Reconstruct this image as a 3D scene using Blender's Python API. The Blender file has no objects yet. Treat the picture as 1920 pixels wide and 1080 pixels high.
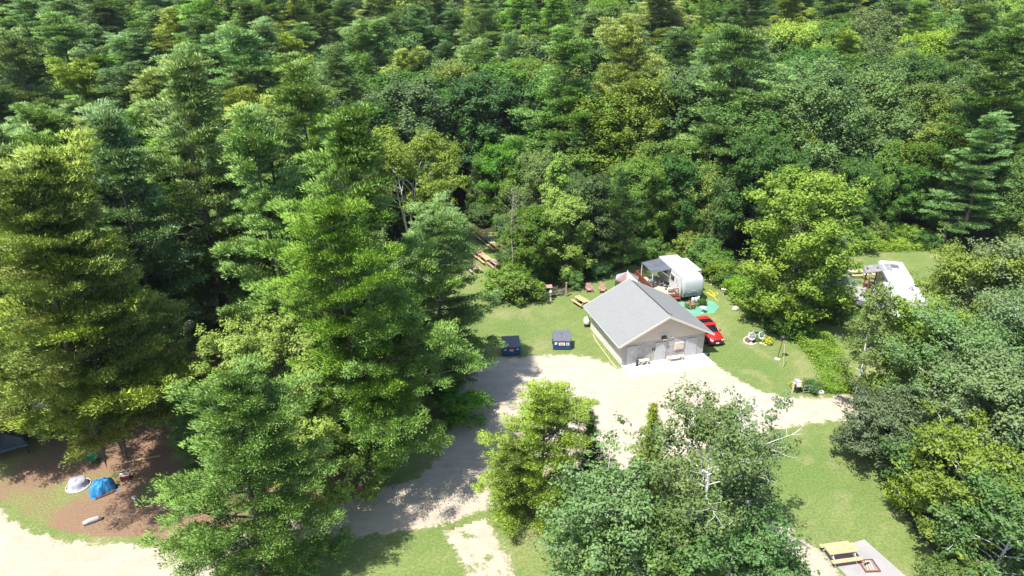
import bpy, math, random
import numpy as np
from mathutils import Vector, Matrix

# ------------------------------------------------------------------ camera, sky, sun, exposure
SC = bpy.context.scene
COL = SC.collection
FPX, PITCH, HCAM = 1281.0, 0.4234, 35.02
camd = bpy.data.cameras.new('camera'); cam = bpy.data.objects.new('camera', camd); COL.objects.link(cam)
camd.sensor_width = 36; camd.lens = FPX / 1920 * 36; camd.clip_end = 3000; camd.clip_start = 0.5
cam.location = (0, 0, HCAM); cam.rotation_euler = (math.pi / 2 - PITCH, 0, 0)
SC.camera = cam
SUN_EL, SUN_AZ = math.radians(63), math.radians(224)      # azimuth of the sun, counted from +X towards +Y
world = bpy.data.worlds.new('World'); SC.world = world; world.use_nodes = True
wn = world.node_tree.nodes; wl = world.node_tree.links
bg = wn['Background']; bg.inputs[1].default_value = 0.14
sky = wn.new('ShaderNodeTexSky'); sky.sky_type = 'NISHITA'; sky.sun_disc = False
sky.sun_elevation = SUN_EL; sky.sun_rotation = math.pi / 2 - SUN_AZ
wl.new(sky.outputs[0], bg.inputs[0])
sund = bpy.data.lights.new('sun', 'SUN'); sund.energy = 4.6; sund.angle = math.radians(0.53); sund.color = (1, 0.965, 0.90)
sun = bpy.data.objects.new('sun', sund); COL.objects.link(sun); sun.location = (0, 0, 90)
sd = Vector((math.cos(SUN_EL) * math.cos(SUN_AZ), math.cos(SUN_EL) * math.sin(SUN_AZ), math.sin(SUN_EL)))
sun.rotation_euler = sd.to_track_quat('Z', 'Y').to_euler()
SC.view_settings.view_transform = 'Standard'; SC.view_settings.look = 'None'
SC.view_settings.exposure = 0.88; SC.view_settings.gamma = 1
SC.render.engine = 'CYCLES'
SC.cycles.max_bounces = 6; SC.cycles.diffuse_bounces = 3; SC.cycles.transmission_bounces = 3; SC.cycles.caustics_reflective = False
SC.cycles.caustics_refractive = False

CP, SP = math.cos(PITCH), math.sin(PITCH)
def at(px, py, z=0.0):
    """the point of the place, at height z, that the photograph shows at that pixel"""
    a = (px - 960) / FPX; b = (540 - py) / FPX
    dy, dz = CP + b * SP, -SP + b * CP
    t = (z - HCAM) / dz
    return Vector((a * t, dy * t, z))

# ------------------------------------------------------------------ materials
def newmat(name):
    m = bpy.data.materials.new(name); m.use_nodes = True
    nt = m.node_tree; return m, nt, nt.nodes['Principled BSDF']
def N(nt, t, **kw):
    n = nt.nodes.new(t)
    for k, v in kw.items(): setattr(n, k, v)
    return n
def noise(nt, scale, detail=4, rough=.55, co=None, dist=0):
    n = N(nt, 'ShaderNodeTexNoise'); n.inputs['Scale'].default_value = scale; n.inputs['Detail'].default_value = detail
    n.inputs['Roughness'].default_value = rough; n.inputs['Distortion'].default_value = dist
    if co is not None: nt.links.new(co, n.inputs['Vector'])
    return n.outputs['Fac']
def ramp(nt, f, a, b, ca=(0, 0, 0), cb=(1, 1, 1)):
    r = N(nt, 'ShaderNodeValToRGB'); r.color_ramp.elements[0].position = a; r.color_ramp.elements[1].position = b
    r.color_ramp.elements[0].color = (*ca, 1); r.color_ramp.elements[1].color = (*cb, 1)
    nt.links.new(f, r.inputs[0]); return r.outputs[0]
def mix(nt, f, a, b, mode='MIX'):
    n = N(nt, 'ShaderNodeMix', data_type='RGBA', blend_type=mode)
    for s, v in ((0, f), (6, a), (7, b)):
        if isinstance(v, (int, float)): n.inputs[s].default_value = v
        elif isinstance(v, tuple): n.inputs[s].default_value = (*v, 1)
        else: nt.links.new(v, n.inputs[s])
    return n.outputs[2]
def mth(nt, op, a, b=0.0, clamp=False):
    n = N(nt, 'ShaderNodeMath', operation=op, use_clamp=clamp)
    for s, v in ((0, a), (1, b)):
        if isinstance(v, (int, float)): n.inputs[s].default_value = v
        else: nt.links.new(v, n.inputs[s])
    return n.outputs[0]
def wpos(nt): return N(nt, 'ShaderNodeNewGeometry').outputs['Position']
def bump(nt, bs, h, st=.3, dist=.05):
    b = N(nt, 'ShaderNodeBump'); b.inputs['Strength'].default_value = st; b.inputs['Distance'].default_value = dist
    nt.links.new(h, b.inputs['Height']); nt.links.new(b.outputs[0], bs.inputs['Normal'])
MATS = {}
def plain(name, col, rough=.6, metal=0, vary=.18, scale=3.0, spec=.4):
    """a painted, moulded or wooden surface: base colour with soft wear"""
    if name in MATS: return MATS[name]
    m, nt, bs = newmat(name)
    tc = N(nt, 'ShaderNodeTexCoord').outputs['Object']
    f = noise(nt, scale, 5, .6, tc)
    d = tuple(c * (1 - vary) for c in col); u = tuple(min(1, c * (1 + vary * .6)) for c in col)
    nt.links.new(ramp(nt, f, .3, .7, d, u), bs.inputs['Base Color'])
    bs.inputs['Roughness'].default_value = rough; bs.inputs['Metallic'].default_value = metal
    bs.inputs['Specular IOR Level'].default_value = spec
    MATS[name] = m; return m
def grass_color(nt, P):
    big = noise(nt, .07, 3, .5, P); mid = noise(nt, .45, 4, .6, P); fine = noise(nt, 5.0, 4, .7, P); vf = noise(nt, 22.0, 2, .6, P)
    c = mix(nt, ramp(nt, mid, .38, .66), (.165, .218, .062), (.235, .268, .095))
    c = mix(nt, ramp(nt, big, .42, .62), c, (.135, .200, .055))
    dry = ramp(nt, noise(nt, .22, 5, .65, P, .6), .50, .70)
    c = mix(nt, mth(nt, 'MULTIPLY', dry, .75), c, (.33, .29, .145))
    # mown stripes
    mp = N(nt, 'ShaderNodeMapping'); mp.inputs['Rotation'].default_value = (0, 0, .75); nt.links.new(P, mp.inputs['Vector'])
    w = N(nt, 'ShaderNodeTexWave'); w.inputs['Scale'].default_value = .32; w.inputs['Distortion'].default_value = 1.5
    w.inputs['Detail'].default_value = 2; w.inputs['Detail Scale'].default_value = .4; nt.links.new(mp.outputs[0], w.inputs['Vector'])
    c = mix(nt, mth(nt, 'MULTIPLY', w.outputs['Fac'], .14), c, (.10, .165, .042))
    c = mix(nt, ramp(nt, fine, .42, .60), mix(nt, .42, c, (.03, .07, .01)), c)
    c = mix(nt, mth(nt, 'MULTIPLY', ramp(nt, vf, .5, .7), .45), c, (.36, .42, .14))
    return c
def dirt_color(nt, P):
    mid = noise(nt, .6, 5, .65, P); fine = noise(nt, 7, 5, .7, P); big = noise(nt, .16, 3, .5, P)
    c = mix(nt, ramp(nt, fine, .35, .65), (.15, .095, .06), (.31, .205, .135))
    c = mix(nt, ramp(nt, mid, .35, .7), c, (.25, .155, .10))
    return mix(nt, mth(nt, 'MULTIPLY', ramp(nt, big, .52, .66), .8), c, mix(nt, ramp(nt, fine, .35, .6), (.10, .14, .04), (.24, .28, .09)))
def gravel_color(nt, P):
    big = noise(nt, .12, 4, .55, P, .5); mid = noise(nt, .9, 5, .65, P); fine = noise(nt, 9, 4, .7, P)
    v = N(nt, 'ShaderNodeTexVoronoi'); v.inputs['Scale'].default_value = 9; nt.links.new(P, v.inputs['Vector'])
    c = mix(nt, ramp(nt, big, .35, .65), (.475, .405, .31), (.52, .455, .37))
    c = mix(nt, ramp(nt, mid, .45, .7), c, (.42, .355, .27))
    c = mix(nt, ramp(nt, fine, .42, .62), mix(nt, .3, c, (.25, .2, .15)), c)
    mp = N(nt, 'ShaderNodeMapping'); mp.inputs['Rotation'].default_value = (0, 0, -.25); mp.inputs['Scale'].default_value = (.10, .85, 1); nt.links.new(P, mp.inputs['Vector'])
    tr = noise(nt, 1.6, 3, .5, mp.outputs[0], 1.2); c = mix(nt, mth(nt, 'MULTIPLY', ramp(nt, tr, .52, .62), .5), c, (.40, .34, .27)); c = mix(nt, mth(nt, 'MULTIPLY', ramp(nt, tr, .36, .42, (1, 1, 1), (0, 0, 0)), .4), c, (.52, .455, .37))
    c = mix(nt, mth(nt, 'MULTIPLY', ramp(nt, v.outputs['Distance'], .0, .25, (1, 1, 1), (0, 0, 0)), .3), c, (.30, .25, .20))
    return c
def ground_mat(name, top, under=None, amp=.9, thr=0.0, patch=None, under2=None):
    m, nt, bs = newmat(name); P = wpos(nt)
    c = top(nt, P)
    if under:
        at_ = N(nt, 'ShaderNodeAttribute', attribute_name='sd').outputs['Fac']
        n = mth(nt, 'SUBTRACT', noise(nt, 1.1, 6, .68, P), .5)
        n2 = mth(nt, 'SUBTRACT', noise(nt, 5.5, 4, .7, P), .5)
        s = mth(nt, 'ADD', at_, mth(nt, 'MULTIPLY', n, amp * 3.4)); s = mth(nt, 'ADD', s, mth(nt, 'MULTIPLY', n2, amp * 1.8))
        f = ramp(nt, mth(nt, 'MULTIPLY_ADD', s, .5, True), .5 + thr, .62 + thr) if False else ramp(nt, mth(nt, 'ADD', mth(nt, 'MULTIPLY', s, .5), .5), .48 + thr, .62 + thr)
        c = mix(nt, f, under(nt, P), c)
        if patch:
            g = ramp(nt, noise(nt, .8, 5, .7, P), patch, patch + .1)
            c = mix(nt, g, c, under(nt, P))
    nt.links.new(c, bs.inputs['Base Color']); bs.inputs['Roughness'].default_value = .95; bs.inputs['Specular IOR Level'].default_value = .15
    h = mth(nt, 'ADD', noise(nt, 3.5, 6, .75, P), mth(nt, 'MULTIPLY', noise(nt, 16, 3, .7, P), .5))
    bump(nt, bs, h, .45, .12)
    MATS[name] = m; return m
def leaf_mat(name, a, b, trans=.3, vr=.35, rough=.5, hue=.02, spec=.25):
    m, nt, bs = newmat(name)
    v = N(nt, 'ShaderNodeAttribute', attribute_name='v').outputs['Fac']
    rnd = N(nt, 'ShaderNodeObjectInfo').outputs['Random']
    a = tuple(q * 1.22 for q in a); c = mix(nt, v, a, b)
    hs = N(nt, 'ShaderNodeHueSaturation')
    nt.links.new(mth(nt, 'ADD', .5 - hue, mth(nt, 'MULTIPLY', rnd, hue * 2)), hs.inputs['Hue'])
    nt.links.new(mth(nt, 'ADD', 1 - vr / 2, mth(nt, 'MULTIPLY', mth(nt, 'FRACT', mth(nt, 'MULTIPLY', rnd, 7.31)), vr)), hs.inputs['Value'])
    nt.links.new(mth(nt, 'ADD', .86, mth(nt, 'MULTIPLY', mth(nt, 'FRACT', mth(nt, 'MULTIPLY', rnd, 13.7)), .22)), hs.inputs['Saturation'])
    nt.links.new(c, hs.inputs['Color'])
    nt.links.new(hs.outputs[0], bs.inputs['Base Color']); bs.inputs['Roughness'].default_value = rough
    bs.inputs['Specular IOR Level'].default_value = spec
    tr = N(nt, 'ShaderNodeBsdfTranslucent'); tc = mix(nt, .35, hs.outputs[0], (.30, .34, .03)); nt.links.new(tc, tr.inputs['Color'])
    ms = N(nt, 'ShaderNodeMixShader'); ms.inputs[0].default_value = trans
    nt.links.new(bs.outputs[0], ms.inputs[1]); nt.links.new(tr.outputs[0], ms.inputs[2])
    nt.links.new(ms.outputs[0], nt.nodes['Material Output'].inputs[0])
    MATS[name] = m; return m
def bark_mat(name, a, b, scale=6, birch=False):
    m, nt, bs = newmat(name); tc = N(nt, 'ShaderNodeTexCoord').outputs['Object']
    mp = N(nt, 'ShaderNodeMapping'); mp.inputs['Scale'].default_value = (1, 1, 4.5 if birch else .25); nt.links.new(tc, mp.inputs['Vector'])
    f = noise(nt, scale, 5, .7, mp.outputs[0])
    nt.links.new(ramp(nt, f, .58 if birch else .35, .66 if birch else .65, a, b), bs.inputs['Base Color'])
    bs.inputs['Roughness'].default_value = .9; MATS[name] = m; return m
bark_mat('pine_bark', (.045, .034, .028), (.14, .11, .09)); bark_mat('grey_bark', (.09, .08, .07), (.22, .20, .17))
bark_mat('white_bark', (.66, .64, .58), (.09, .08, .07), 5, True); bark_mat('dead_bark', (.22, .19, .16), (.42, .38, .33))
leaf_mat('pine_needles', (0.057, 0.137, 0.028), (0.24, 0.4, 0.067), .18, hue=.010)
leaf_mat('pine_needles_olive', (0.091, 0.155, 0.023), (0.363, 0.451, 0.078), .18, hue=.010)
leaf_mat('pine_needles_blue', (0.062, 0.143, 0.048), (0.26, 0.421, 0.133), .18, hue=.010)
leaf_mat('pine_needles_dark', (0.025, 0.068, 0.017), (0.118, 0.225, 0.046), .15, hue=.010)
leaf_mat('spruce_needles_blue', (0.075, 0.149, 0.106), (0.208, 0.345, 0.253), .1)
leaf_mat('maple_leaves_lime', (0.152, 0.276, 0.023), (0.43, 0.562, 0.052), .38, hue=.012)
leaf_mat('leaves_mid_green', (0.063, 0.15, 0.023), (0.188, 0.339, 0.047), .34)
leaf_mat('leaves_grey_green', (0.081, 0.143, 0.046), (0.213, 0.306, 0.099), .3)
leaf_mat('leaves_dark_green', (0.033, 0.1, 0.02), (0.119, 0.235, 0.047), .3)
leaf_mat('leaves_golden_green', (0.124, 0.196, 0.026), (0.255, 0.345, 0.072), .35, hue=.012)
leaf_mat('birch_leaves', (.13, .215, .026), (.34, .45, .066), .38, hue=.008)
leaf_mat('leaves_yellow_green', (0.109, 0.213, 0.023), (0.311, 0.456, 0.062), .36)
leaf_mat('aspen_leaves', (0.06, 0.131, 0.034), (0.202, 0.305, 0.09), .3, rough=.5, spec=.22)
leaf_mat('shrub_leaves', (0.052, 0.131, 0.02), (0.213, 0.365, 0.052), .32)
leaf_mat('shrub_leaves_dark_grey', (0.04, 0.075, 0.03), (0.144, 0.195, 0.089), .22)
leaf_mat('weed_leaves', (0.115, 0.236, 0.03), (0.311, 0.47, 0.062), .35)

# ------------------------------------------------------------------ mesh helpers
class MB:
    def __init__(s): s.v = []; s.f = []
    def add(s, vs, fs):
        o = len(s.v); s.v += [tuple(p) for p in vs]; s.f += [tuple(i + o for i in f) for f in fs]; return s
    def box(s, c, d, rz=0, top=1.0, rx=0, ry=0):
        """box centred at c, size d; top < 1 narrows its upper face"""
        M = Matrix.Translation(c) @ Matrix.Rotation(rz, 4, 'Z') @ Matrix.Rotation(ry, 4, 'Y') @ Matrix.Rotation(rx, 4, 'X')
        vs = []
        for k in (-1, 1):
            q = 1 if k < 0 else top
            for (i, j) in ((-1, -1), (1, -1), (1, 1), (-1, 1)): vs.append(M @ Vector((i * d[0] / 2 * q, j * d[1] / 2 * q, k * d[2] / 2)))
        return s.add(vs, [(3, 2, 1, 0), (4, 5, 6, 7), (0, 1, 5, 4), (1, 2, 6, 5), (2, 3, 7, 6), (3, 0, 4, 7)])
    def beam(s, a, b, w, h=None):
        a = Vector(a); b = Vector(b); h = h or w; d = b - a; q = d.to_track_quat('X', 'Z').to_matrix()
        vs = []
        for p in (a, b):
            for (i, j) in ((-1, -1), (1, -1), (1, 1), (-1, 1)): vs.append(p + q @ Vector((0, i * w / 2, j * h / 2)))
        return s.add(vs, [(3, 2, 1, 0), (4, 5, 6, 7), (0, 1, 5, 4), (1, 2, 6, 5), (2, 3, 7, 6), (3, 0, 4, 7)])
    def tube(s, pts, rad, n=8, cap=True):
        pts = [Vector(p) for p in pts]; m = len(pts)
        if not hasattr(rad, '__len__'): rad = [rad] * m
        vs = []; up = Vector((.13, .07, 1)).normalized()
        for i, p in enumerate(pts):
            t = (pts[min(i + 1, m - 1)] - pts[max(i - 1, 0)]).normalized()
            x = t.cross(up); x = x.normalized() if x.length > 1e-3 else t.cross(Vector((1, 0, 0))).normalized(); y = t.cross(x)
            for k in range(n):
                a = 2 * math.pi * k / n; vs.append(p + (x * math.cos(a) + y * math.sin(a)) * rad[i])
        fs = [(i * n + k, i * n + (k + 1) % n, (i + 1) * n + (k + 1) % n, (i + 1) * n + k) for i in range(m - 1) for k in range(n)]
        if cap: fs += [tuple(range(n))[::-1], tuple((m - 1) * n + k for k in range(n))]
        return s.add(vs, fs)
    def lathe(s, c, prof, n=20, sx=1, sy=1, rz=0):
        c = Vector(c); vs = []
        for r, z in prof:
            for k in range(n):
                a = 2 * math.pi * k / n; p = Vector((math.cos(a) * r * sx, math.sin(a) * r * sy, z)); p.rotate(Matrix.Rotation(rz, 3, 'Z')); vs.append(c + p)
        m = len(prof)
        fs = [(i * n + k, i * n + (k + 1) % n, (i + 1) * n + (k + 1) % n, (i + 1) * n + k) for i in range(m - 1) for k in range(n)]
        fs += [tuple(range(n))[::-1], tuple((m - 1) * n + k for k in range(n))]
        return s.add(vs, fs)
    def torus(s, c, R, r, n=24, k=8, axis=(0, 0, 1)):
        q = Vector((0, 0, 1)).rotation_difference(Vector(axis)).to_matrix(); c = Vector(c); vs = []
        for i in range(n):
            a = 2 * math.pi * i / n
            for j in range(k):
                b = 2 * math.pi * j / k; vs.append(c + q @ Vector(((R + r * math.cos(b)) * math.cos(a), (R + r * math.cos(b)) * math.sin(a), r * math.sin(b))))
        return s.add(vs, [(i * k + j, ((i + 1) % n) * k + j, ((i + 1) % n) * k + (j + 1) % k, i * k + (j + 1) % k) for i in range(n) for j in range(k)])
    def prism(s, poly, z0, z1, M=None):
        n = len(poly); vs = [Vector((x, y, z)) for z in (z0, z1) for x, y in poly]
        if M is not None: vs = [M @ p for p in vs]
        return s.add(vs, [tuple(range(n))[::-1], tuple(range(n, 2 * n))] + [(i, (i + 1) % n, n + (i + 1) % n, n + i) for i in range(n)])
    def build(s, name, mat, parent=None, smooth=False, bevel=0, mat_name=None):
        me = bpy.data.meshes.new(name); me.from_pydata(s.v, [], s.f); me.validate(); me.update()
        me.materials.append(MATS[mat] if isinstance(mat, str) else mat)
        if smooth: me.polygons.foreach_set('use_smooth', [True] * len(me.polygons))
        o = bpy.data.objects.new(name, me); COL.objects.link(o)
        if parent is not None: o.parent = parent
        if bevel:
            b = o.modifiers.new('edges', 'BEVEL'); b.width = bevel; b.segments = 2; b.limit_method = 'ANGLE'
        return o
def builds(m, name, mat, parent=None, smooth=False, bevel=0):
    """every connected piece becomes an object of its own"""
    par = list(range(len(m.v)))
    def root(i):
        while par[i] != i: par[i] = par[par[i]]; i = par[i]
        return i
    for f in m.f:
        for i in f[1:]: par[root(i)] = root(f[0])
    groups = {}
    for f in m.f: groups.setdefault(root(f[0]), []).append(f)
    out = []
    for fs in groups.values():
        ids = sorted({i for f in fs for i in f}); mp = {i: k for k, i in enumerate(ids)}; q = MB(); q.add([m.v[i] for i in ids], [tuple(mp[i] for i in f) for f in fs]); out.append(q.build(name, mat, parent, smooth, bevel))
    return out
def tag(o, label=None, cat=None, group=None, kind=None):
    if label: o['label'] = label
    if cat: o['category'] = cat
    if group: o['group'] = group
    if kind: o['kind'] = kind
    return o
def empty(name, loc, rz=0, label=None, cat=None, group=None):
    o = bpy.data.objects.new(name, None); COL.objects.link(o); o.location = loc; o.rotation_euler = (0, 0, rz); o.empty_display_size = .3
    return tag(o, label, cat, group)
def copy_tree(o, parent=None):
    c = o.copy(); COL.objects.link(c)
    if parent is not None: c.parent = parent
    for ch in [k for k in bpy.data.objects if k.parent == o]: copy_tree(ch, c)
    return c
def npmesh(name, V, F, mat, parent=None, attr=None, smooth=False, nrm=None):
    """numpy vertices and faces (all with the same corner count) to an object"""
    me = bpy.data.meshes.new(name); nv, nf, k = len(V), len(F), F.shape[1]
    me.vertices.add(nv); me.vertices.foreach_set('co', V.astype(np.float32).ravel())
    me.loops.add(nf * k); me.loops.foreach_set('vertex_index', F.astype(np.int32).ravel())
    me.polygons.add(nf); me.polygons.foreach_set('loop_start', np.arange(nf, dtype=np.int32) * k)
    try: me.polygons.foreach_set('loop_total', np.full(nf, k, dtype=np.int32))
    except Exception: pass
    if smooth: me.polygons.foreach_set('use_smooth', np.ones(nf, dtype=bool))
    for an, av in (attr or {}).items():
        a = me.attributes.new(an, 'FLOAT', 'POINT'); a.data.foreach_set('value', av.astype(np.float32))
    if nrm is not None:      # foliage shaded by the rounded surface of its spray
        a = me.attributes.new('custom_normal', 'FLOAT_VECTOR', 'POINT'); a.data.foreach_set('vector', nrm.astype(np.float32).ravel())
    me.update()
    me.materials.append(MATS[mat] if isinstance(mat, str) else mat)
    o = bpy.data.objects.new(name, me); COL.objects.link(o)
    if parent is not None: o.parent = parent
    return o
def face_out(V, k, out, own=.85):
    """turn every leaf so that its front faces out of its spray; returns corners and soft normals"""
    Q = V.reshape(-1, k, 3); g = np.cross(Q[:, 1] - Q[:, 0], Q[:, 2] - Q[:, 0]); g /= np.maximum(np.linalg.norm(g, axis=1), 1e-9)[:, None]
    fl = (g * out).sum(1) < 0; Q[fl] = Q[fl][:, ::-1]; g[fl] *= -1
    n = out + g * own; n /= np.maximum(np.linalg.norm(n, axis=1), 1e-9)[:, None]
    return Q.reshape(-1, 3), np.repeat(n, k, 0)

# ------------------------------------------------------------------ terrain
def hgt(x, y):
    x = np.asarray(x, float); y = np.asarray(y, float)
    s = np.clip((y - 96) / 60, 0, None)
    rise = np.where(y > 96, np.where(s < 1, s * s * .5 * 60 * .20, .20 * 60 * .5 + (y - 156) * .20), 0)
    rise = np.where(y > 330, rise[()] * 0 + (6 + (330 - 156) * .20), rise)
    far = np.clip((y - 100) / 50, 0, 1)
    return rise + far * 1.5 * np.sin(x * .031 + 1.3) * np.sin(y * .027)
def sdf(poly, X, Y):
    """signed distance to a polygon, positive inside"""
    P = np.asarray(poly, float); n = len(P); d = np.full(X.shape, 1e9); ins = np.zeros(X.shape, bool)
    for i in range(n):
        a, b = P[i], P[(i + 1) % n]; e = b - a; wx, wy = X - a[0], Y - a[1]
        t = np.clip((wx * e[0] + wy * e[1]) / max(e @ e, 1e-9), 0, 1)
        d = np.minimum(d, np.hypot(wx - t * e[0], wy - t * e[1]))
        c = ((a[1] > Y) != (b[1] > Y)) & (X < (b[0] - a[0]) * (Y - a[1]) / (b[1] - a[1] + 1e-12) + a[0]); ins ^= c
    return np.where(ins, d, -d)
def ground_sheet(name, px_poly, mat, z, label, step=.3, grow=.5, smoothp=True):
    poly = [tuple(at(*p)[:2]) for p in px_poly]
    if smoothp:
        for _ in range(2):
            q = []
            for i in range(len(poly)):
                a = np.array(poly[i]); b = np.array(poly[(i + 1) % len(poly)]); q += [tuple(a * .75 + b * .25), tuple(a * .25 + b * .75)]
            poly = q
    A = np.array(poly); x0, y0 = A.min(0) - 1.5; x1, y1 = A.max(0) + 1.5
    xs = np.arange(x0, x1, step); ys = np.arange(y0, y1, step); X, Y = np.meshgrid(xs, ys)
    D = sdf(poly, X, Y); nx = len(xs)
    I = np.arange(X.size).reshape(X.shape)
    ok = np.maximum.reduce([D[:-1, :-1], D[1:, :-1], D[:-1, 1:], D[1:, 1:]]) > -grow
    F = np.stack([I[:-1, :-1][ok], I[:-1, 1:][ok], I[1:, 1:][ok], I[1:, :-1][ok]], 1)
    use = np.unique(F); rm = np.zeros(X.size, int); rm[use] = np.arange(len(use))
    V = np.stack([X.ravel()[use], Y.ravel()[use], np.full(len(use), z)], 1)
    o = npmesh(name, V, rm[F], mat, attr={'sd': D.ravel()[use]})
    tag(o, label=label, kind='structure'); return poly

ground_mat('needle_litter', dirt_color, grass_color, .9, 0)
ground_mat('pale_gravel', gravel_color, grass_color, .75, 0)
ground_mat('gravel_over_dirt', gravel_color, dirt_color, .6, 0)
ground_mat('two_track_gravel', gravel_color, grass_color, .9, .02, .54)
def floor_color(nt, P):
    return mix(nt, ramp(nt, noise(nt, 1.2, 5, .7, P), .4, .65), (.035, .04, .02), (.09, .10, .035))
ground_mat('woodland_floor', floor_color)
ground_mat('lawn_over_woodland', grass_color, floor_color, .8, 0)

xs = np.concatenate([np.arange(-420, -60, 12), np.arange(-60, 60, 3), np.arange(60, 421, 12)]); ys = np.concatenate([np.arange(-60, 20, 10), np.arange(20, 160, 3), np.arange(160, 461, 10)])
X, Y = np.meshgrid(xs, ys); I = np.arange(X.size).reshape(X.shape)
F = np.stack([I[:-1, :-1].ravel(), I[:-1, 1:].ravel(), I[1:, 1:].ravel(), I[1:, :-1].ravel()], 1)
tag(npmesh('ground', np.stack([X.ravel(), Y.ravel(), hgt(X, Y).ravel() - .02], 1), F, 'woodland_floor', smooth=True), kind='structure')
ground_sheet('lawn', [(-1500, 1500), (-1500, 640), (-400, 560), (560, 515), (700, 480), (860, 425), (945, 422), (958, 470), (968, 545), (1010, 558), (1060, 552), (1090, 535), (1150, 510), (1200, 490), (1240, 470), (1300, 474), (1345, 510), (1380, 548), (1425, 585), (1455, 618), (1500, 632), (1545, 600), (1580, 480), (1610, 452), (1750, 450), (1800, 520), (1760, 620), (1770, 700), (2300, 690), (2300, 800), (1820, 800), (1700, 830), (1680, 900), (1700, 980), (1780, 1060), (1800, 1500)], 'lawn_over_woodland', -.006, None, step=.5)

# needle-covered campsite ground on the left
DIRT = ground_sheet('campsite_ground', [(-700, 520), (300, 500), (560, 520), (640, 600), (700, 700), (700, 850), (715, 925), (640, 950), (540, 985), (420, 1000), (300, 1030), (220, 1022), (120, 1010), (40, 985), (-40, 940), (-300, 900), (-900, 850)], 'needle_litter', .0, None)
ROAD = ground_sheet('gravel_road', [(885, 676), (925, 672), (985, 668), (1040, 664), (1085, 664), (1130, 676), (1160, 690), (1200, 690), (1330, 668), (1350, 690), (1385, 712), (1440, 738), (1500, 745), (1580, 742), (1660, 722), (1760, 712), (1900, 700), (2300, 690), (2300, 790), (1900, 790), (1720, 790), (1560, 790), (1480, 800), (1400, 818), (1300, 845), (1180, 880), (1060, 905), (960, 935), (900, 960), (830, 985), (750, 998), (660, 1012), (590, 1006), (520, 1040), (470, 1100), (380, 1200), (0, 1200), (-300, 1000), (-160, 920), (0, 953), (33, 980), (83, 1006), (150, 1018), (250, 1018), (330, 1028), (450, 1006), (580, 966), (660, 932), (730, 914), (795, 893), (838, 830), (850, 780), (862, 735), (866, 700)], 'pale_gravel', .004, None)
ground_sheet('grassy_track', [(820, 960), (900, 940), (925, 990), (955, 1040), (1010, 1180), (890, 1180), (860, 1050), (835, 1000)], 'two_track_gravel', .0025, None)
ground_sheet('camper_pad', [(1380, 915), (1440, 960), (1500, 1005), (1545, 1035), (1600, 1110), (1480, 1120), (1400, 1050), (1340, 960)], 'pale_gravel', .006, None)
ground_sheet('rocky_ground', [(1640, 735), (1700, 722), (1790, 715), (1850, 760), (1780, 800), (1680, 800), (1640, 775)], 'pale_gravel', .010, None)
ground_sheet('roadside_dirt', [(1100, 880), (1180, 900), (1230, 990), (1180, 1080), (1090, 1060), (1050, 1000), (1060, 930)], 'needle_litter', .0045, None)

# ------------------------------------------------------------------ surfaces of built things
plain('block_grey', (.36, .34, .33), .9); plain('white_paint', (.74, .73, .70), .5, vary=.08); plain('cream_trim', (.66, .58, .49), .6, vary=.06)
plain('door_grey', (.44, .44, .45), .5, vary=.05); plain('black_plastic', (.025, .025, .028), .45); plain('dark_metal', (.06, .06, .065), .4, .6)
plain('concrete', (.64, .62, .59), .9, vary=.10, scale=1.6); plain('pad_concrete', (.34, .32, .31), .9, vary=.14, scale=.8)
plain('chrome', (.6, .6, .6), .25, .9, vary=.05); plain('rubber', (.02, .02, .02), .8); plain('glass_dark', (.012, .014, .018), .08, 0, .1, spec=.9)
plain('navy_steel', (.030, .085, .20), .45, .2, vary=.25); plain('lid_plastic', (.14, .145, .17), .5, vary=.2); plain('sticker_white', (.72, .70, .68), .5, vary=.1)
plain('sticker_red', (.62, .16, .14), .5, vary=.1); plain('raw_wood', (.56, .37, .20), .75, vary=.2, scale=6); plain('weathered_wood', (.38, .29, .22), .85, vary=.3, scale=6)
plain('green_paint', (.10, .22, .14), .6, vary=.15); plain('red_stain', (.22, .065, .045), .7, vary=.25, scale=5); plain('pale_wood', (.62, .52, .36), .8, vary=.2, scale=4)
plain('deck_wood', (.50, .42, .32), .85, vary=.22, scale=4); plain('deck_grey', (.36, .34, .34), .85, vary=.2, scale=4); plain('rv_white', (.60, .60, .59), .4, vary=.05, scale=1.5)
plain('rv_cap', (.40, .425, .43), .22, .0, vary=.04, scale=1.0, spec=.6); plain('awning_grey', (.25, .27, .31), .35, .5, vary=.2, scale=1.2); plain('stripe_grey', (.45, .46, .48), .4, vary=.05)
plain('canopy_white', (.66, .64, .62), .7, vary=.25, scale=1.2); plain('canopy_brown', (.26, .17, .17), .8, vary=.35, scale=2); plain('net_grey', (.10, .10, .11), .8, vary=.3)
plain('car_red', (.52, .022, .022), .22, .15, vary=.06, spec=.7); plain('turf_green', (.13, .33, .225), .9, vary=.14, scale=.9); plain('mulch', (.16, .085, .085), .95, vary=.4, scale=14)
plain('stone_cream', (.60, .52, .42), .85, vary=.2); plain('hose_yellow', (.72, .60, .05), .5); plain('tarp_blue', (.035, .24, .52), .35, vary=.35, scale=2.2, spec=.6)
plain('tarp_grey', (.40, .40, .44), .4, vary=.25, scale=2); plain('tarp_dark', (.055, .075, .105), .5, vary=.35, scale=1.0); plain('chair_green', (.03, .22, .09), .5); plain('cooler_red', (.30, .03, .04), .5)
plain('log_wood', (.44, .40, .38), .9, vary=.3, scale=5); plain('rust', (.22, .09, .06), .8, vary=.4, scale=9); plain('ash', (.30, .24, .21), .95, vary=.45, scale=12)
plain('flower_pink', (.72, .36, .27), .6, vary=.3); plain('flower_yellow', (.80, .62, .06), .6, vary=.2); plain('tin_roof', (.30, .30, .31), .6, .2, vary=.3, scale=1.5)
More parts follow.
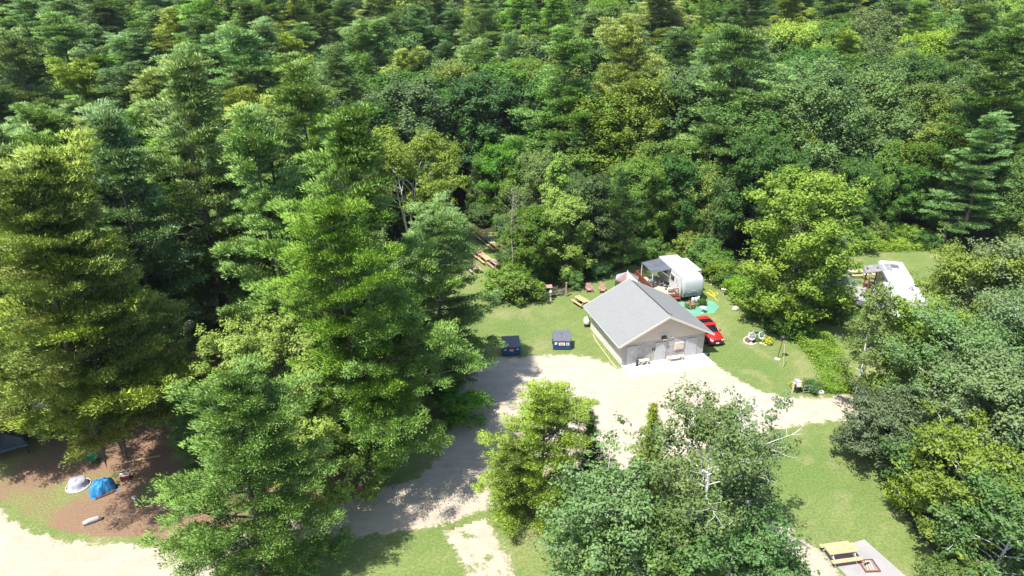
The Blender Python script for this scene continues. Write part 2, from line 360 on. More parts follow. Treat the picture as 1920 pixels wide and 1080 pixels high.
plain('brown_post', (.17, .085, .05), .8, vary=.3); plain('barrel_blue', (.42, .52, .56), .5); plain('tan_plastic', (.56, .46, .33), .6); plain('kayak_teal', (.05, .42, .46), .4)
plain('roof_trim', (.52, .53, .52), .6, vary=.06); plain('skin_mauve', (.28, .15, .22), .7); plain('rock', (.40, .36, .32), .9, vary=.35, scale=3); plain('cloth_pink', (.55, .10, .18), .7)

def roof_material():
    m, nt, bs = newmat('roof_shingles'); tc = N(nt, 'ShaderNodeTexCoord').outputs['Object']
    br = N(nt, 'ShaderNodeTexBrick'); br.inputs['Scale'].default_value = 1; br.inputs['Brick Width'].default_value = .30; br.inputs['Row Height'].default_value = .14
    br.inputs['Mortar Size'].default_value = .010; br.inputs['Color1'].default_value = (.222, .224, .218, 1); br.inputs['Color2'].default_value = (.25, .25, .243, 1); br.inputs['Mortar'].default_value = (.18, .19, .19, 1)
    uv = N(nt, 'ShaderNodeMapping'); uv.inputs['Rotation'].default_value = (0, 0, math.pi / 2); nt.links.new(tc, uv.inputs['Vector']); nt.links.new(uv.outputs[0], br.inputs['Vector'])
    f = noise(nt, .55, 5, .6, tc); g = noise(nt, 9, 3, .7, tc)
    c = mix(nt, mth(nt, 'MULTIPLY', ramp(nt, f, .35, .7), .45), br.outputs['Color'], (.245, .252, .25)); c = mix(nt, mth(nt, 'MULTIPLY', ramp(nt, g, .45, .7), .25), c, (.20, .21, .215))
    nt.links.new(c, bs.inputs['Base Color']); bs.inputs['Roughness'].default_value = .9; MATS['roof_shingles'] = m
roof_material()
def block_material():
    m, nt, bs = newmat('split_face_block'); tc = N(nt, 'ShaderNodeTexCoord').outputs['Object']
    mp = N(nt, 'ShaderNodeVectorMath', operation='MULTIPLY'); sx = N(nt, 'ShaderNodeSeparateXYZ'); nt.links.new(tc, sx.inputs[0])
    cb = N(nt, 'ShaderNodeCombineXYZ'); nt.links.new(mth(nt, 'ADD', sx.outputs[0], sx.outputs[1]), cb.inputs[0]); nt.links.new(sx.outputs[2], cb.inputs[1])
    br = N(nt, 'ShaderNodeTexBrick'); br.inputs['Scale'].default_value = 1; br.inputs['Brick Width'].default_value = .40; br.inputs['Row Height'].default_value = .20
    br.inputs['Mortar Size'].default_value = .014; br.inputs['Color1'].default_value = (.40, .37, .365, 1); br.inputs['Color2'].default_value = (.52, .485, .475, 1); br.inputs['Mortar'].default_value = (.56, .54, .52, 1)
    nt.links.new(cb.outputs[0], br.inputs['Vector'])
    f = noise(nt, 5, 5, .7, tc); c = mix(nt, mth(nt, 'MULTIPLY', ramp(nt, f, .4, .65), .5), br.outputs['Color'], (.30, .27, .27))
    nt.links.new(c, bs.inputs['Base Color']); bs.inputs['Roughness'].default_value = .95
    bump(nt, bs, mth(nt, 'ADD', f, mth(nt, 'MULTIPLY', br.outputs['Fac'], -.6)), 1.0, .06); MATS['split_face_block'] = m
    m, nt, bs = newmat('beige_siding'); tc = N(nt, 'ShaderNodeTexCoord').outputs['Object']; sx = N(nt, 'ShaderNodeSeparateXYZ'); nt.links.new(tc, sx.inputs[0])
    fr = mth(nt, 'FRACT', mth(nt, 'MULTIPLY', sx.outputs[0], 3.3)); g = ramp(nt, fr, .0, .12, (.36, .30, .25), (.60, .52, .44))
    c = mix(nt, mth(nt, 'MULTIPLY', noise(nt, 1.2, 4, .6, tc), .3), g, (.46, .39, .33)); nt.links.new(c, bs.inputs['Base Color']); bs.inputs['Roughness'].default_value = .7; MATS['beige_siding'] = m
block_material()
def sun_toned_side_block():  # the wall block, with sunlight on the left side put into its colour
    m, nt, bs = newmat('sun_toned_side_block'); tc = N(nt, 'ShaderNodeTexCoord').outputs['Object']; sx = N(nt, 'ShaderNodeSeparateXYZ'); nt.links.new(tc, sx.inputs[0])
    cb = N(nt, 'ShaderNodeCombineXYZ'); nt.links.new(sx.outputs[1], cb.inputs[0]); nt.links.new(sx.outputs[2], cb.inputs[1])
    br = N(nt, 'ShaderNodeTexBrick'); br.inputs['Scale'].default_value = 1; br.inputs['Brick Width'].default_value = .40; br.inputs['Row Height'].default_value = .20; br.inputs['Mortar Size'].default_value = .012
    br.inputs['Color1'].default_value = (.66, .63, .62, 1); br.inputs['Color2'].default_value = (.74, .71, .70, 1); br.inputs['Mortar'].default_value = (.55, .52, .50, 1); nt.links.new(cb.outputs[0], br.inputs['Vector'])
    c = mix(nt, mth(nt, 'MULTIPLY', ramp(nt, noise(nt, 1.3, 5, .7, tc), .5, .7), .35), br.outputs['Color'], (.50, .42, .36)); nt.links.new(c, bs.inputs['Base Color']); bs.inputs['Roughness'].default_value = .85; MATS['sun_toned_side_block'] = m
sun_toned_side_block()

# ------------------------------------------------------------------ the block building
BX, BY, YAW, W, L, OW, OF = 10.905, 58.767, .271, 8.959, 8.377, .7, .61
ZE, ZA, HW = 2.602, 5.23, 2.44
def bl(u, w, z=0.0):
    c, s = math.cos(YAW), math.sin(YAW); return Vector((BX + c * u - s * w, BY + s * u + c * w, z))
b = empty('block_building', (BX, BY, 0), YAW, 'grey block building with pale grey roof, beige gable and three doors by the gravel', 'building')
MB().box((W / 2, L / 2, HW / 2), (W, L, HW)).build('wall', 'split_face_block', b)
MB().box((-.012, L / 2, HW / 2), (.02, L - .02, HW)).build('sun_toned_side_wall', 'sun_toned_side_block', b)  # thin added face; its paler colour stands in for sun on this wall
def gable(y0, y1):
    k = (ZA - ZE) / (W / 2 + OW); za = ZA - .16; zw = ZE + k * OW - .16
    m = MB(); vs = [(0.0, y0, HW), (W, y0, HW), (W, y0, zw), (W / 2, y0, za), (0, y0, zw)]
    m.add(vs + [(x, y1, z) for x, _, z in vs], [(0, 1, 2, 3, 4), (9, 8, 7, 6, 5)] + [(i, i + 5, (i + 1) % 5 + 5, (i + 1) % 5) for i in range(5)]); return m
gable(-.012, .12).build('gable', 'beige_siding', b); gable(L - .12, L + .012).build('gable', 'beige_siding', b)
TH = .09
def slope(sign):
    xe = -OW if sign < 0 else W + OW; m = MB(); y0, y1 = -OF, L + OF; xm = W / 2
    vs = [(xe, y0, ZE), (xm, y0, ZA), (xm, y1, ZA), (xe, y1, ZE)]; lo = [(x, y, z - TH) for x, y, z in vs]
    return m.add(vs + lo, [(0, 1, 2, 3), (7, 6, 5, 4), (0, 4, 5, 1), (1, 5, 6, 2), (2, 6, 7, 3), (3, 7, 4, 0)])
rf = slope(-1).build('roof', 'roof_shingles', b); slope(1).build('roof', 'roof_shingles', b)
k = (ZA - ZE) / (W / 2 + OW)
m = MB()
for y in (-OF - .02, L + OF + .02):
    for sg, xe in ((-1, -OW), (1, W + OW)): m.beam((xe, y, ZE - .10), (W / 2, y, ZA - .10), .05, .20)
builds(m, 'fascia', 'cream_trim', b)
m = MB()
for xe in (-OW - .03, W + OW + .03): m.box((xe, L / 2, ZE - .12), (.05, L + 2 * OF, .16))
builds(m, 'eave_board', 'roof_trim', b)
builds(MB().box((-OW / 2, L / 2, HW + .02), (OW - .02, L + OF, .03)).box((W + OW / 2, L / 2, HW + .02), (OW - .02, L + OF, .03)), 'soffit', 'dark_metal', b)
m = MB(); m.beam((W / 2 + .22, .25, ZA - .22 * k + .035), (W / 2 + .22, L + .1, ZA - .22 * k + .035), .07, .05).beam((W / 2 + .18, .25, ZA - .2 * k + .04), (W / 2 + .75, .25, ZA - .75 * k + .04), .05, .03)
m.build('ridge_vent', 'dark_metal', b)
def door(u, w=.95, h=2.05):
    d = MB().box((u, -.03, h / 2), (w, .04, h)).build('door', 'door_grey', b)
    MB().box((u - w / 2 - .04, -.035, h / 2), (.07, .07, h)).box((u + w / 2 + .04, -.035, h / 2), (.07, .07, h)).box((u, -.035, h + .03), (w + .15, .07, .07)).build('door_frame', 'roof_trim', d)
    MB().box((u + w / 2 - .1, -.07, 1.0), (.05, .05, .14)).build('handle', 'chrome', d); return d
d1 = door(1.02); MB().box((.98, -.055, 1.5), (.22, .01, .22)).build('door_sign', 'sticker_white', d1)
door(4.1); door(7.55)
builds(MB().box((3.25, -.02, 1.45), (.12, .03, .26)).box((3.45, -.02, 1.43), (.12, .03, .26)), 'wall_sign', 'dark_metal', b)
lt = MB().box((4.35, -.14, 2.66), (.55, .25, .30), top=.8).build('floodlight', 'dark_metal', b); MB().box((4.35, -.2, 2.5), (.45, .22, .05)).build('lens', 'stone_cream', lt)
MB().box((4.35, -.03, 3.0), (.75, .04, .34)).build('light_backplate', 'roof_trim', b)
nb = MB().box((6.15, -.06, 1.45), (1.0, .10, .82)).build('notice_board', 'cream_trim', b, bevel=.02); MB().box((6.15, -.12, 1.45), (.84, .01, .66)).build('notice_panel', 'stone_cream', nb)
builds(MB().tube([(6.95, -.05, .1), (6.95, -.05, 2.3)], .03).tube([(2.95, -.05, .1), (2.95, -.05, 1.9)], .02), 'conduit', 'roof_trim', b)
builds(MB().tube([(-.06, .15, .05), (-.06, .15, 2.4)], .05).tube([(W + .05, .15, .05), (W + .05, .15, 2.4)], .05), 'downpipe', 'roof_trim', b)
MB().box((5.2, .0, 2.52), (.4, .2, .07)).build('eave_lamp', 'white_paint', b)
# front slab of the building
m = MB(); m.prism([(-.05, -2.32), (W + .15, -2.32), (W + .15, .0), (-.05, .0)], -.1, .10); s = m.build('concrete_slab', 'concrete', None, bevel=.02)
s.location = (BX, BY, 0); s.rotation_euler = (0, 0, YAW); tag(s, kind='structure')
def slab_bench(u, w, ln, hh, name='concrete_bench', label=''):
    e = empty(name, bl(u, w, .10), YAW, label, 'bench')
    MB().box((0, 0, hh), (ln, .42, .08)).build('seat', 'stone_cream', e, bevel=.015)
    for q in (-1, 1): MB().box((q * (ln / 2 - .25), 0, hh / 2 - .02), (.14, .34, hh - .04)).build('leg', 'stone_cream', e, bevel=.01)
    return e
slab_bench(5.6, -.55, 1.85, .46, label='long pale stone bench under the notice board on the white slab')
e = slab_bench(2.2, -.42, 1.1, .50, label='short pale stone bench near the left door of the block building')
a = empty('ash_urn', bl(1.45, -.42, .10), 0, 'small dark ash urn standing at the left end of the short stone bench', 'urn')
MB().lathe((0, 0, 0), [(.15, 0), (.12, .1), (.12, .45), (.17, .5), (.17, .56), (.05, .6)], 14).build('bowl', 'dark_metal', a, True)
MB().lathe((0, 0, 0), [(.17, 0), (.17, .02)], 12).build('foot', 'dark_metal', a)
f = empty('floor_hook', bl(3.0, -.18, .10), 0, 'small dark boot scraper standing by the centre door', 'boot scraper')
MB().tube([(0, 0, 0), (0, 0, .35), (.12, 0, .2)], .02).build('hook', 'dark_metal', f)
f['category'] = 'boot scraper'; f.name = 'boot_scraper'
r = empty('rock', bl(W + .35, -.35, 0), .3, 'dark rock at the right front corner of the block building', 'rock')
MB().lathe((0, 0, 0), [(.22, 0), (.27, .12), (.2, .25), (.06, .3)], 9, 1.1, .8).build('stone', 'dark_metal', r, True)

# propane tank behind the left wall
t = empty('propane_tank', bl(-.22, 9.0, 0), YAW, 'white rounded propane tank by the left rear corner of the block building', 'tank')
MB().lathe((0, 0, .28), [(.02, 0), (.28, .06), (.44, .22), (.46, .4), (.46, .75), (.40, .95), (.22, 1.06), (.02, 1.1)], 24).build('vessel', 'white_paint', t, True)
MB().lathe((0, 0, 0), [(.34, 0), (.34, .3)], 20).build('foot_ring', 'dark_metal', t); MB().lathe((0, 0, 1.34), [(.13, 0), (.13, .12), (.02, .16)], 14).build('valve_dome', 'white_paint', t, True)
t.scale = (.82, .82, .82)
# thin hose along the left wall
pts = [tuple(at(x, y) + Vector((0, 0, .03))) for x, y in ((1112, 628), (1118, 640), (1128, 654), (1138, 667), (1148, 681), (1156, 690))]
tag(MB().tube(pts, .035, 6).build('lawn_edging', 'pale_wood'), 'thin pale edging line lying in the grass beside the left wall of the block building', 'edging')

# ------------------------------------------------------------------ dumpsters
def dumpster(px, py, rz, label, stickers):
    p = at(px, py); e = empty('dumpster', p, rz, label, 'dumpster', 'dumpsters on the grass by the gravel lot')
    Wd, D, H1, H2 = 1.86, 1.40, 1.06, 1.46
    m = MB(); vs = [(-Wd / 2, 0, .1), (Wd / 2, 0, .1), (Wd / 2, D, .1), (-Wd / 2, D, .1), (-Wd / 2, -.05, H1), (Wd / 2, -.05, H1), (Wd / 2, D, H2), (-Wd / 2, D, H2)]
    m.add(vs, [(3, 2, 1, 0), (0, 1, 5, 4), (1, 2, 6, 5), (2, 3, 7, 6), (3, 0, 4, 7), (4, 5, 6, 7)]); m.build('bin', 'navy_steel', e, bevel=.02)
    MB().box((0, -.03, H1 - .05), (Wd + .06, .08, .08)).box((0, -.02, .14), (Wd + .04, .06, .08)).box((0, -.015, .55), (.06, .05, .8)).build('rim', 'navy_steel', e)
    for q in (-1, 1):
        m = MB(); x0, x1 = (q * Wd / 4 - Wd / 4 + .01, q * Wd / 4 + Wd / 4 - .01)
        a = math.atan2(H2 - H1, D + .05)
        m.add([(x0, -.12, H1), (x1, -.12, H1), (x1, D + .03, H2 + .06), (x0, D + .03, H2 + .06), (x0, -.12, H1 + .05), (x1, -.12, H1 + .05), (x1, D + .03, H2 + .11), (x0, D + .03, H2 + .11)], [(3, 2, 1, 0), (0, 1, 5, 4), (1, 2, 6, 5), (2, 3, 7, 6), (3, 0, 4, 7), (4, 5, 6, 7)])
        n = 6
        for i in range(n):
            x = x0 + (i + .5) * (x1 - x0) / n; m.beam((x, -.10, H1 + .065), (x, D, H2 + .125), .05, .05)
        m.build('lid', 'lid_plastic', e)
        MB().box((q * (Wd / 2 + .05), .55, .72), (.10, .8, .18)).build('fork_pocket', 'navy_steel', e)
        for yy in (.15, 1.1): MB().tube([(q * .7 - .04, yy, .07), (q * .7 + .04, yy, .07)], .07, 10).build('wheel', 'rubber', e)
    for (x, z, w_, h_, mt) in stickers: MB().box((x, -.062 - .0, z), (w_, .012, h_)).build('sticker', mt, e)
    return e
d = dumpster(959, 667.5, .10, 'blue dumpster with a round red sticker, left of the pair on the grass', [(-.62, .78, .30, .09, 'sticker_white'), (.62, .80, .22, .10, 'sticker_white')])
m = MB(); m.lathe((0, 0, 0), [(.26, 0), (.26, .014)], 24, 1, .62); o = m.build('round_sticker', 'sticker_red', d); o.rotation_euler = (math.pi / 2, 0, 0); o.location = (0, -.055, .72)
MB().box((0, -.072, .74), (.30, .008, .04)).box((0, -.072, .67), (.36, .008, .035)).build('sticker_lettering', 'sticker_white', d)
d = dumpster(1053.5, 656, -.02, 'blue dumpster with white and red rectangular stickers, right of the pair and nearer the building', [(-.62, .86, .28, .14, 'sticker_white'), (-.66, .70, .26, .12, 'sticker_white'), (-.02, .72, .64, .34, 'sticker_white'), (.58, .72, .30, .34, 'sticker_white')])
MB().box((-.02, -.072, .78), (.42, .008, .04)).box((-.06, -.072, .70), (.34, .008, .04)).box((0, -.072, .62), (.40, .008, .03)).build('sticker_lettering', 'sticker_red', d)
MB().box((.58, -.072, .72), (.12, .008, .2)).build('sticker_symbol', 'green_paint', d)

# ------------------------------------------------------------------ picnic tables
def picnic(loc, rz, label, mat='raw_wood', frame='weathered_wood', ln=1.85, bmat=None, group='picnic tables'):
    e = empty('picnic_table', loc, rz, label, 'picnic table', group)
    m = MB()
    for i in range(5): m.box((0, -.30 + i * .15, .74), (ln, .142, .045))
    m.build('tabletop', mat, e)
    for q in (-1, 1):
        m = MB()
        for i in range(2): m.box((0, q * (.62 + i * .15), .44), (ln, .142, .045))
        m.build('bench_seat', bmat or mat, e)
        m = MB(); x = q * (ln / 2 - .28)
        m.beam((x, -.72, .01), (x, -.18, .71), .05, .10).beam((x, .72, .01), (x, .18, .71), .05, .10).beam((x, -.80, .38), (x, .80, .38), .05, .10).beam((x, -.3, .68), (x, .3, .68), .05, .09).beam((x, 0, .40), (x * .45, 0, .70), .05, .06)
        m.build('leg_frame', frame, e)
    return e
# ------------------------------------------------------------------ fire-pit site, bottom right
p0, p1 = at(1620, 1012), at(1697, 1080)
c1 = at(1543, 1036); ax = (p1 - p0).normalized(); bx_ = (c1 - p0).normalized()
pad = MB(); A, B = p0, p0 + ax * 6.5; C = B + (c1 - p0) * 1.05; D_ = c1
pad.prism([(q.x, q.y) for q in (A, D_, C, B)], -.1, .05); tag(pad.build('concrete_pad', 'pad_concrete', None), kind='structure')
pt = at(1578, 1030, .74); az = math.atan2((at(1597, 1025, .74) - at(1543, 1032, .74)).y, (at(1597, 1025, .74) - at(1543, 1032, .74)).x)
picnic((pt.x, pt.y, .05), az, 'tan picnic table standing half on the concrete pad by the fire ring, bottom right', ln=2.1, frame='roof_trim')
fp = at(1629, 1063); e = empty('fire_ring', (fp.x, fp.y, .05), az - .1, 'square rusty fire pit set into the concrete pad beside the tan picnic table', 'fire pit')
m = MB(); s_ = .48
for q in (-1, 1): m.box((0, q * s_, .06), (2 * s_ + .06, .05, .12)).box((q * s_, 0, .06), (.05, 2 * s_ - .06, .12))
m.build('ring', 'rust', e); MB().box((0, 0, .02), (2 * s_ - .06, 2 * s_ - .06, .03)).build('ash_bed', 'ash', e)
m = MB()
for i in range(3): m.beam((-.32 + i * .2, -.38, .09), (-.05 + i * .12, .36, .12), .06)
builds(m, 'charred_log', 'stone_cream', e); MB().beam((-.3, .05, .14), (.1, .2, .14), .12, .03).build('grate', 'dark_metal', e)

# ------------------------------------------------------------------ red car beside the building
def loft(rings, cap=True):
    m = MB(); n = len(rings[0]); vs = [p for r in rings for p in r]
    fs = [(i * n + k, i * n + (k + 1) % n, (i + 1) * n + (k + 1) % n, (i + 1) * n + k) for i in range(len(rings) - 1) for k in range(n)]
    if cap: fs += [tuple(range(n))[::-1], tuple((len(rings) - 1) * n + k for k in range(n))]
    return m.add(vs, fs)
cp = at(1344, 650); c = empty('parked_car', (cp.x, cp.y, 0), .20, 'red crossover car with dark sunroof and white plate parked beside the block building', 'car')
def cring(y, hw, zb, zs, zt, tw):
    return [(-hw * .9, y, zb), (-hw, y, zb + .15), (-hw, y, zs), (-hw * tw, y, zt), (hw * tw, y, zt), (hw, y, zs), (hw, y, zb + .15), (hw * .9, y, zb)]
rings = [cring(0, .62, .32, .55, .68, .9), cring(.08, .80, .26, .62, .80, .85), cring(.3, .88, .22, .72, .93, .80), cring(.9, .91, .22, .82, 1.02, .84), cring(1.35, .92, .22, .88, 1.06, .86), cring(2.4, .93, .22, .92, 1.06, .86), cring(3.6, .93, .22, .95, 1.08, .86), cring(4.3, .90, .26, .98, 1.06, .85), cring(4.52, .78, .34, .85, .98, .85)]
loft(rings).build('body', 'car_red', c, True)
cab = [[(-.78, 1.25, 1.03), (-.78, 1.27, 1.05), (.78, 1.27, 1.05), (.78, 1.25, 1.03)], [(-.80, 1.55, 1.03), (-.68, 2.0, 1.52), (.68, 2.0, 1.52), (.80, 1.55, 1.03)], [(-.82, 2.6, 1.03), (-.68, 2.6, 1.60), (.68, 2.6, 1.60), (.82, 2.6, 1.03)], [(-.82, 3.6, 1.03), (-.67, 3.6, 1.58), (.67, 3.6, 1.58), (.82, 3.6, 1.03)], [(-.78, 4.38, 1.03), (-.62, 4.05, 1.50), (.62, 4.05, 1.50), (.78, 4.38, 1.03)]]
loft(cab).build('window', 'glass_dark', c)
m = MB(); rr = lambda y, z, hw: [(-hw, y, z), (-hw * .95, y, z + .045), (hw * .95, y, z + .045), (hw, y, z)]
loft([rr(2.02, 1.50, .70), rr(2.3, 1.565, .72), rr(2.42, 1.58, .72)]).build('roof', 'car_red', c); loft([rr(3.28, 1.585, .71), rr(3.7, 1.56, .70), rr(4.15, 1.48, .66)]).build('roof', 'car_red', c)
MB().box((0, 2.85, 1.605), (1.16, .86, .035)).build('sunroof', 'glass_dark', c)
m = MB()
for q in (-1, 1): m.beam((q * .81, 1.28, 1.05), (q * .69, 2.04, 1.55), .06, .07).beam((q * .83, 2.85, 1.03), (q * .70, 2.85, 1.58), .05, .08).beam((q * .72, 2.02, 1.57), (q * .67, 4.0, 1.55), .07, .06).beam((q * .80, 4.36, 1.03), (q * .64, 4.03, 1.5), .07, .1)
builds(m, 'pillar', 'car_red', c)
for q in (-1, 1):
    for y in (.85, 3.62):
        w = MB().tube([(q * .76, y, .34), (q * .95, y, .34)], .34, 20).build('wheel', 'rubber', c); MB().tube([(q * .93, y, .34), (q * .965, y, .34)], .21, 14).build('rim', 'chrome', w)
    MB().box((q * .98, 1.5, 1.08), (.18, .12, .13)).build('wing_mirror', 'black_plastic', c, bevel=.02)
    MB().box((q * .62, .10, .72), (.34, .16, .13), rz=q * .35).build('headlight', 'white_paint', c, bevel=.02)
    MB().box((q * .70, 4.46, .88), (.26, .12, .2)).build('tail_light', 'sticker_red', c)
MB().box((0, .02, .70), (.88, .10, .13)).box((0, .0, .42), (1.2, .12, .2)).build('grille', 'black_plastic', c, bevel=.02)
MB().box((0, -.075, .46), (.34, .02, .16)).build('number_plate', 'white_paint', c)

# ------------------------------------------------------------------ travel trailer with awning and deck
RX, RY, RYAW = 20.12, 73.6, .222
t = empty('travel_trailer', (RX, RY, 0), RYAW, 'white travel trailer with a rounded pale grey front cap and slide-out, behind the block building', 'trailer')
TW, TL = 2.5, 7.0
prof = [(TL, .62), (TL, 3.05), (TL - .12, 3.2), (.25, 3.2)]
MB().prism([(0, .25), (TW, .25), (TW, TL), (0, TL)], .62, 3.14).build('body', 'rv_white', t, bevel=.05)
MB().box((TW / 2, TL / 2 + .1, 3.17), (TW - .06, TL - .3, .06)).build('roof', 'rv_white', t)
nose = [(.34, 3.17), (.10, 3.12), (-.12, 2.98), (-.30, 2.7), (-.40, 2.3), (-.43, 1.8), (-.38, 1.4), (-.27, 1.05), (-.12, .75), (.1, .62)]
rings = []
for x, q in ((.0, 0), (.06, .05), (.25, .08), (1.25, .10), (2.25, .08), (2.44, .05), (2.5, 0)): rings.append([(x, y - q if y < .3 else y, z) for y, z in nose] + [(x, .34, .62)])
loft(rings).build('front_cap', 'rv_cap', t, True)
MB().box((TW / 2, -.545, 1.62), (.62, .02, .10)).box((TW / 2 - .5, -.50, 1.40), (.3, .02, .05)).box((TW / 2 + .42, -.50, 1.40), (.4, .02, .05)).build('faded_lettering', 'stripe_grey', t)
builds(MB().box((.1, -.50, 1.1), (.14, .18, .1)).box((TW - .1, -.46, 1.25), (.14, .18, .1)), 'marker_lamp', 'dark_metal', t)
MB().box((TW + .32, 3.8, 1.95), (.75, 4.0, 2.25)).build('slide_out', 'rv_white', t, bevel=.04)
MB().box((TW + .34, 3.8, 3.10), (.82, 4.1, .05)).build('slide_topper', 'rv_white', t)
d = MB().box((-.02, 1.35, 1.75), (.05, .72, 1.85)).build('door', 'rv_white', t, bevel=.02); MB().box((-.05, 1.4, 2.15), (.03, .34, .6)).build('door_window', 'stripe_grey', d); MB().box((-.07, 1.08, 1.7), (.04, .06, .16)).build('handle', 'dark_metal', d)
for y in (2.7, 4.9): wv = MB().box((-.02, y, 2.1), (.04, .9, .65)).build('window', 'glass_dark', t); builds(MB().box((-.025, y, 2.1 + .36), (.06, 1.0, .05)).box((-.025, y, 2.1 - .36), (.06, 1.0, .05)), 'sill', 'stripe_grey', wv)
MB().tube([(.02, .28, .7), (.02, .26, 2.6), (.03, .7, 3.13), (.03, TL, 3.15)], .03, 6).build('edge_trim', 'stripe_grey', t)
for y in (3.2, 4.2):
    for x in (.1, TW - .1): MB().tube([(x - .1, y, .36), (x + .1, y, .36)], .35, 16).build('wheel', 'rubber', t)
MB().beam((TW / 2 - .5, .2, .55), (TW / 2, -1.25, .5), .1).beam((TW / 2 + .5, .2, .55), (TW / 2, -1.25, .5), .1).tube([(TW / 2, -1.2, .0), (TW / 2, -1.2, .7)], .05).build('tow_frame', 'dark_metal', t)
def rl(x, y, z=0): c, s = math.cos(RYAW), math.sin(RYAW); return Vector((RX + c * x - s * y, RY + s * x + c * y, z))
g = empty('gas_bottles', rl(.95, -1.15, .0), RYAW, 'pair of pale gas bottle covers standing in front of the rounded trailer cap', 'gas bottles')
for q in (0, .42): MB().lathe((q, 0, 0), [(.20, .25), (.21, .9), (.17, 1.0), (.05, 1.03)], 16).build('bottle', 'rv_white', g, True)
MB().box((.2, 0, .18), (.9, .45, .14)).build('tray', 'dark_metal', g); MB().tube([(.75, .1, 0), (.75, .1, 1.05)], .12, 12).build('pipe_cover', 'white_paint', g)
aw = empty('metal_awning', rl(-.02, 3.15, 0), RYAW, 'grey ribbed metal awning over the deck beside the white travel trailer', 'awning')
m = MB(); m.add([(0, 0, 3.02), (-2.35, .2, 2.62), (-2.35, 3.7, 2.62), (0, 3.6, 3.02), (0, 0, 2.98), (-2.35, .2, 2.58), (-2.35, 3.7, 2.58), (0, 3.6, 2.98)], [(0, 3, 2, 1), (4, 5, 6, 7), (0, 1, 5, 4), (1, 2, 6, 5), (2, 3, 7, 6), (3, 0, 4, 7)])
for i in range(9): y = .12 + i * .42; m.beam((-.02, y * .98, 3.04), (-2.33, .2 + y * .96, 2.645), .05, .05)
m.build('roof_panel', 'awning_grey', aw)
for y in (.25, 3.6): MB().tube([(-2.28, y, 0), (-2.28, y, 2.6)], .05).build('post', 'white_paint', aw)
builds(MB().beam((-.05, .1, 1.9), (-1.3, .2, 2.78), .05), 'brace', 'white_paint', aw)
dk = empty('wooden_deck', rl(-.05, .55, 0), RYAW, 'wooden deck with red-brown railings beside the white travel trailer', 'deck')
DX, DY = -3.0, 6.3
m = MB()
for i in range(22): m.box((DX / 2, .14 + i * DY / 22, .52), (abs(DX) - .02, DY / 22 - .02, .05))
m.build('floor_boards', 'deck_wood', dk)
MB().box((DX / 2, DY / 2, .30), (abs(DX) - .1, DY - .1, .36)).build('skirt', 'red_stain', dk)
def rail(pts, name='railing', mat='red_stain', h=1.0):
    m = MB()
    for a, b_ in zip(pts[:-1], pts[1:]):
        a = Vector(a); b_ = Vector(b_); n = max(2, int((b_ - a).length / .16)); up = Vector((0, 0, 1))
        m.beam(a + up * h, b_ + up * h, .12, .05).beam(a + up * .15, b_ + up * .15, .05, .08)
        for i in range(n + 1): q = a.lerp(b_, i / n); m.box(q + up * h * .55, (.05, .05, h * .85), RYAW * 0)
    return m.build(name, mat, dk)
rail([(DX + .05, 1.0, .55), (DX + .05, DY - .05, .55), (DX + 1.1, DY - .05, .55)]); rail([(-1.35, .05, .55), (-.1, .05, .55)])
rail([(DX + .3, 1.0, .55), (DX + .9, .2, .3)], 'stair_rail', 'pale_wood', .9)
for i in range(3): builds(MB().box((DX + .95, -.05 - i * .28, .42 - i * .16), (1.1, .27, .05)), 'step', 'pale_wood', dk)
m = MB().box((0, 0, .40), (1.5, .45, .06)).box((0, .22, .75), (1.5, .05, .32)).box((-.68, 0, .2), (.07, .4, .4)).box((.68, 0, .2), (.07, .4, .4))
be = empty('deck_bench', rl(-.72, .25, .0), RYAW, 'red-brown wooden bench at the front end of the deck beside the trailer cap', 'bench')
MB().box((0, 0, .45), (1.45, .45, .06)).build('seat', 'red_stain', be)
m = MB()
for i in range(3): m.box((0, .24, .62 + i * .14), (1.45, .04, .1))
m.build('backrest', 'red_stain', be)
for q in (-1, 1): MB().box((q * .66, .02, .32), (.08, .46, .64)).build('arm_leg', 'red_stain', be)
gr = empty('barbecue_grill', rl(-2.35, 3.6, .55), RYAW + .3, 'dark covered barbecue grill on the deck under the edge of the metal awning', 'grill')
MB().lathe((0, 0, .72), [(.3, 0), (.40, .12), (.40, .24), (.28, .40), (.05, .46)], 16, 1.25, .8).build('lid', 'lid_plastic', gr, True)
MB().box((0, 0, .66), (1.25, .5, .07)).build('shelf', 'stripe_grey', gr); MB().box((0, 0, .33), (.7, .45, .6)).build('cabinet', 'black_plastic', gr)
for (x, y, rz, mt, lb) in ((-.75, 2.6, 2.6, 'black_plastic', 'dark folding chair on the deck near the trailer door'), (-.9, 3.7, 3.0, 'lid_plastic', 'grey folding chair in the shade under the metal awning')):
    ch = empty('folding_chair', rl(x, y, .55), rz, lb, 'chair')
    MB().box((0, 0, .42), (.5, .48, .04)).build('seat', mt, ch); MB().box((0, -.25, .72), (.5, .05, .5), rx=-.2).build('backrest', mt, ch)
    for q in (-1, 1): MB().beam((q * .25, -.22, 0), (q * .25, .22, .6), .03).beam((q * .25, .22, 0), (q * .25, -.24, .6), .03).build('leg_frame', 'chrome', ch)
st = empty('round_stool', rl(-.62, 1.85, .55), 0, 'small round white table on the deck by the trailer wall', 'table'); st.name = 'deck_table'
MB().lathe((0, 0, .42), [(.34, 0), (.34, .04)], 18).build('tabletop', 'white_paint', st); MB().tube([(0, 0, 0), (0, 0, .43)], .05).build('leg', 'white_paint', st)

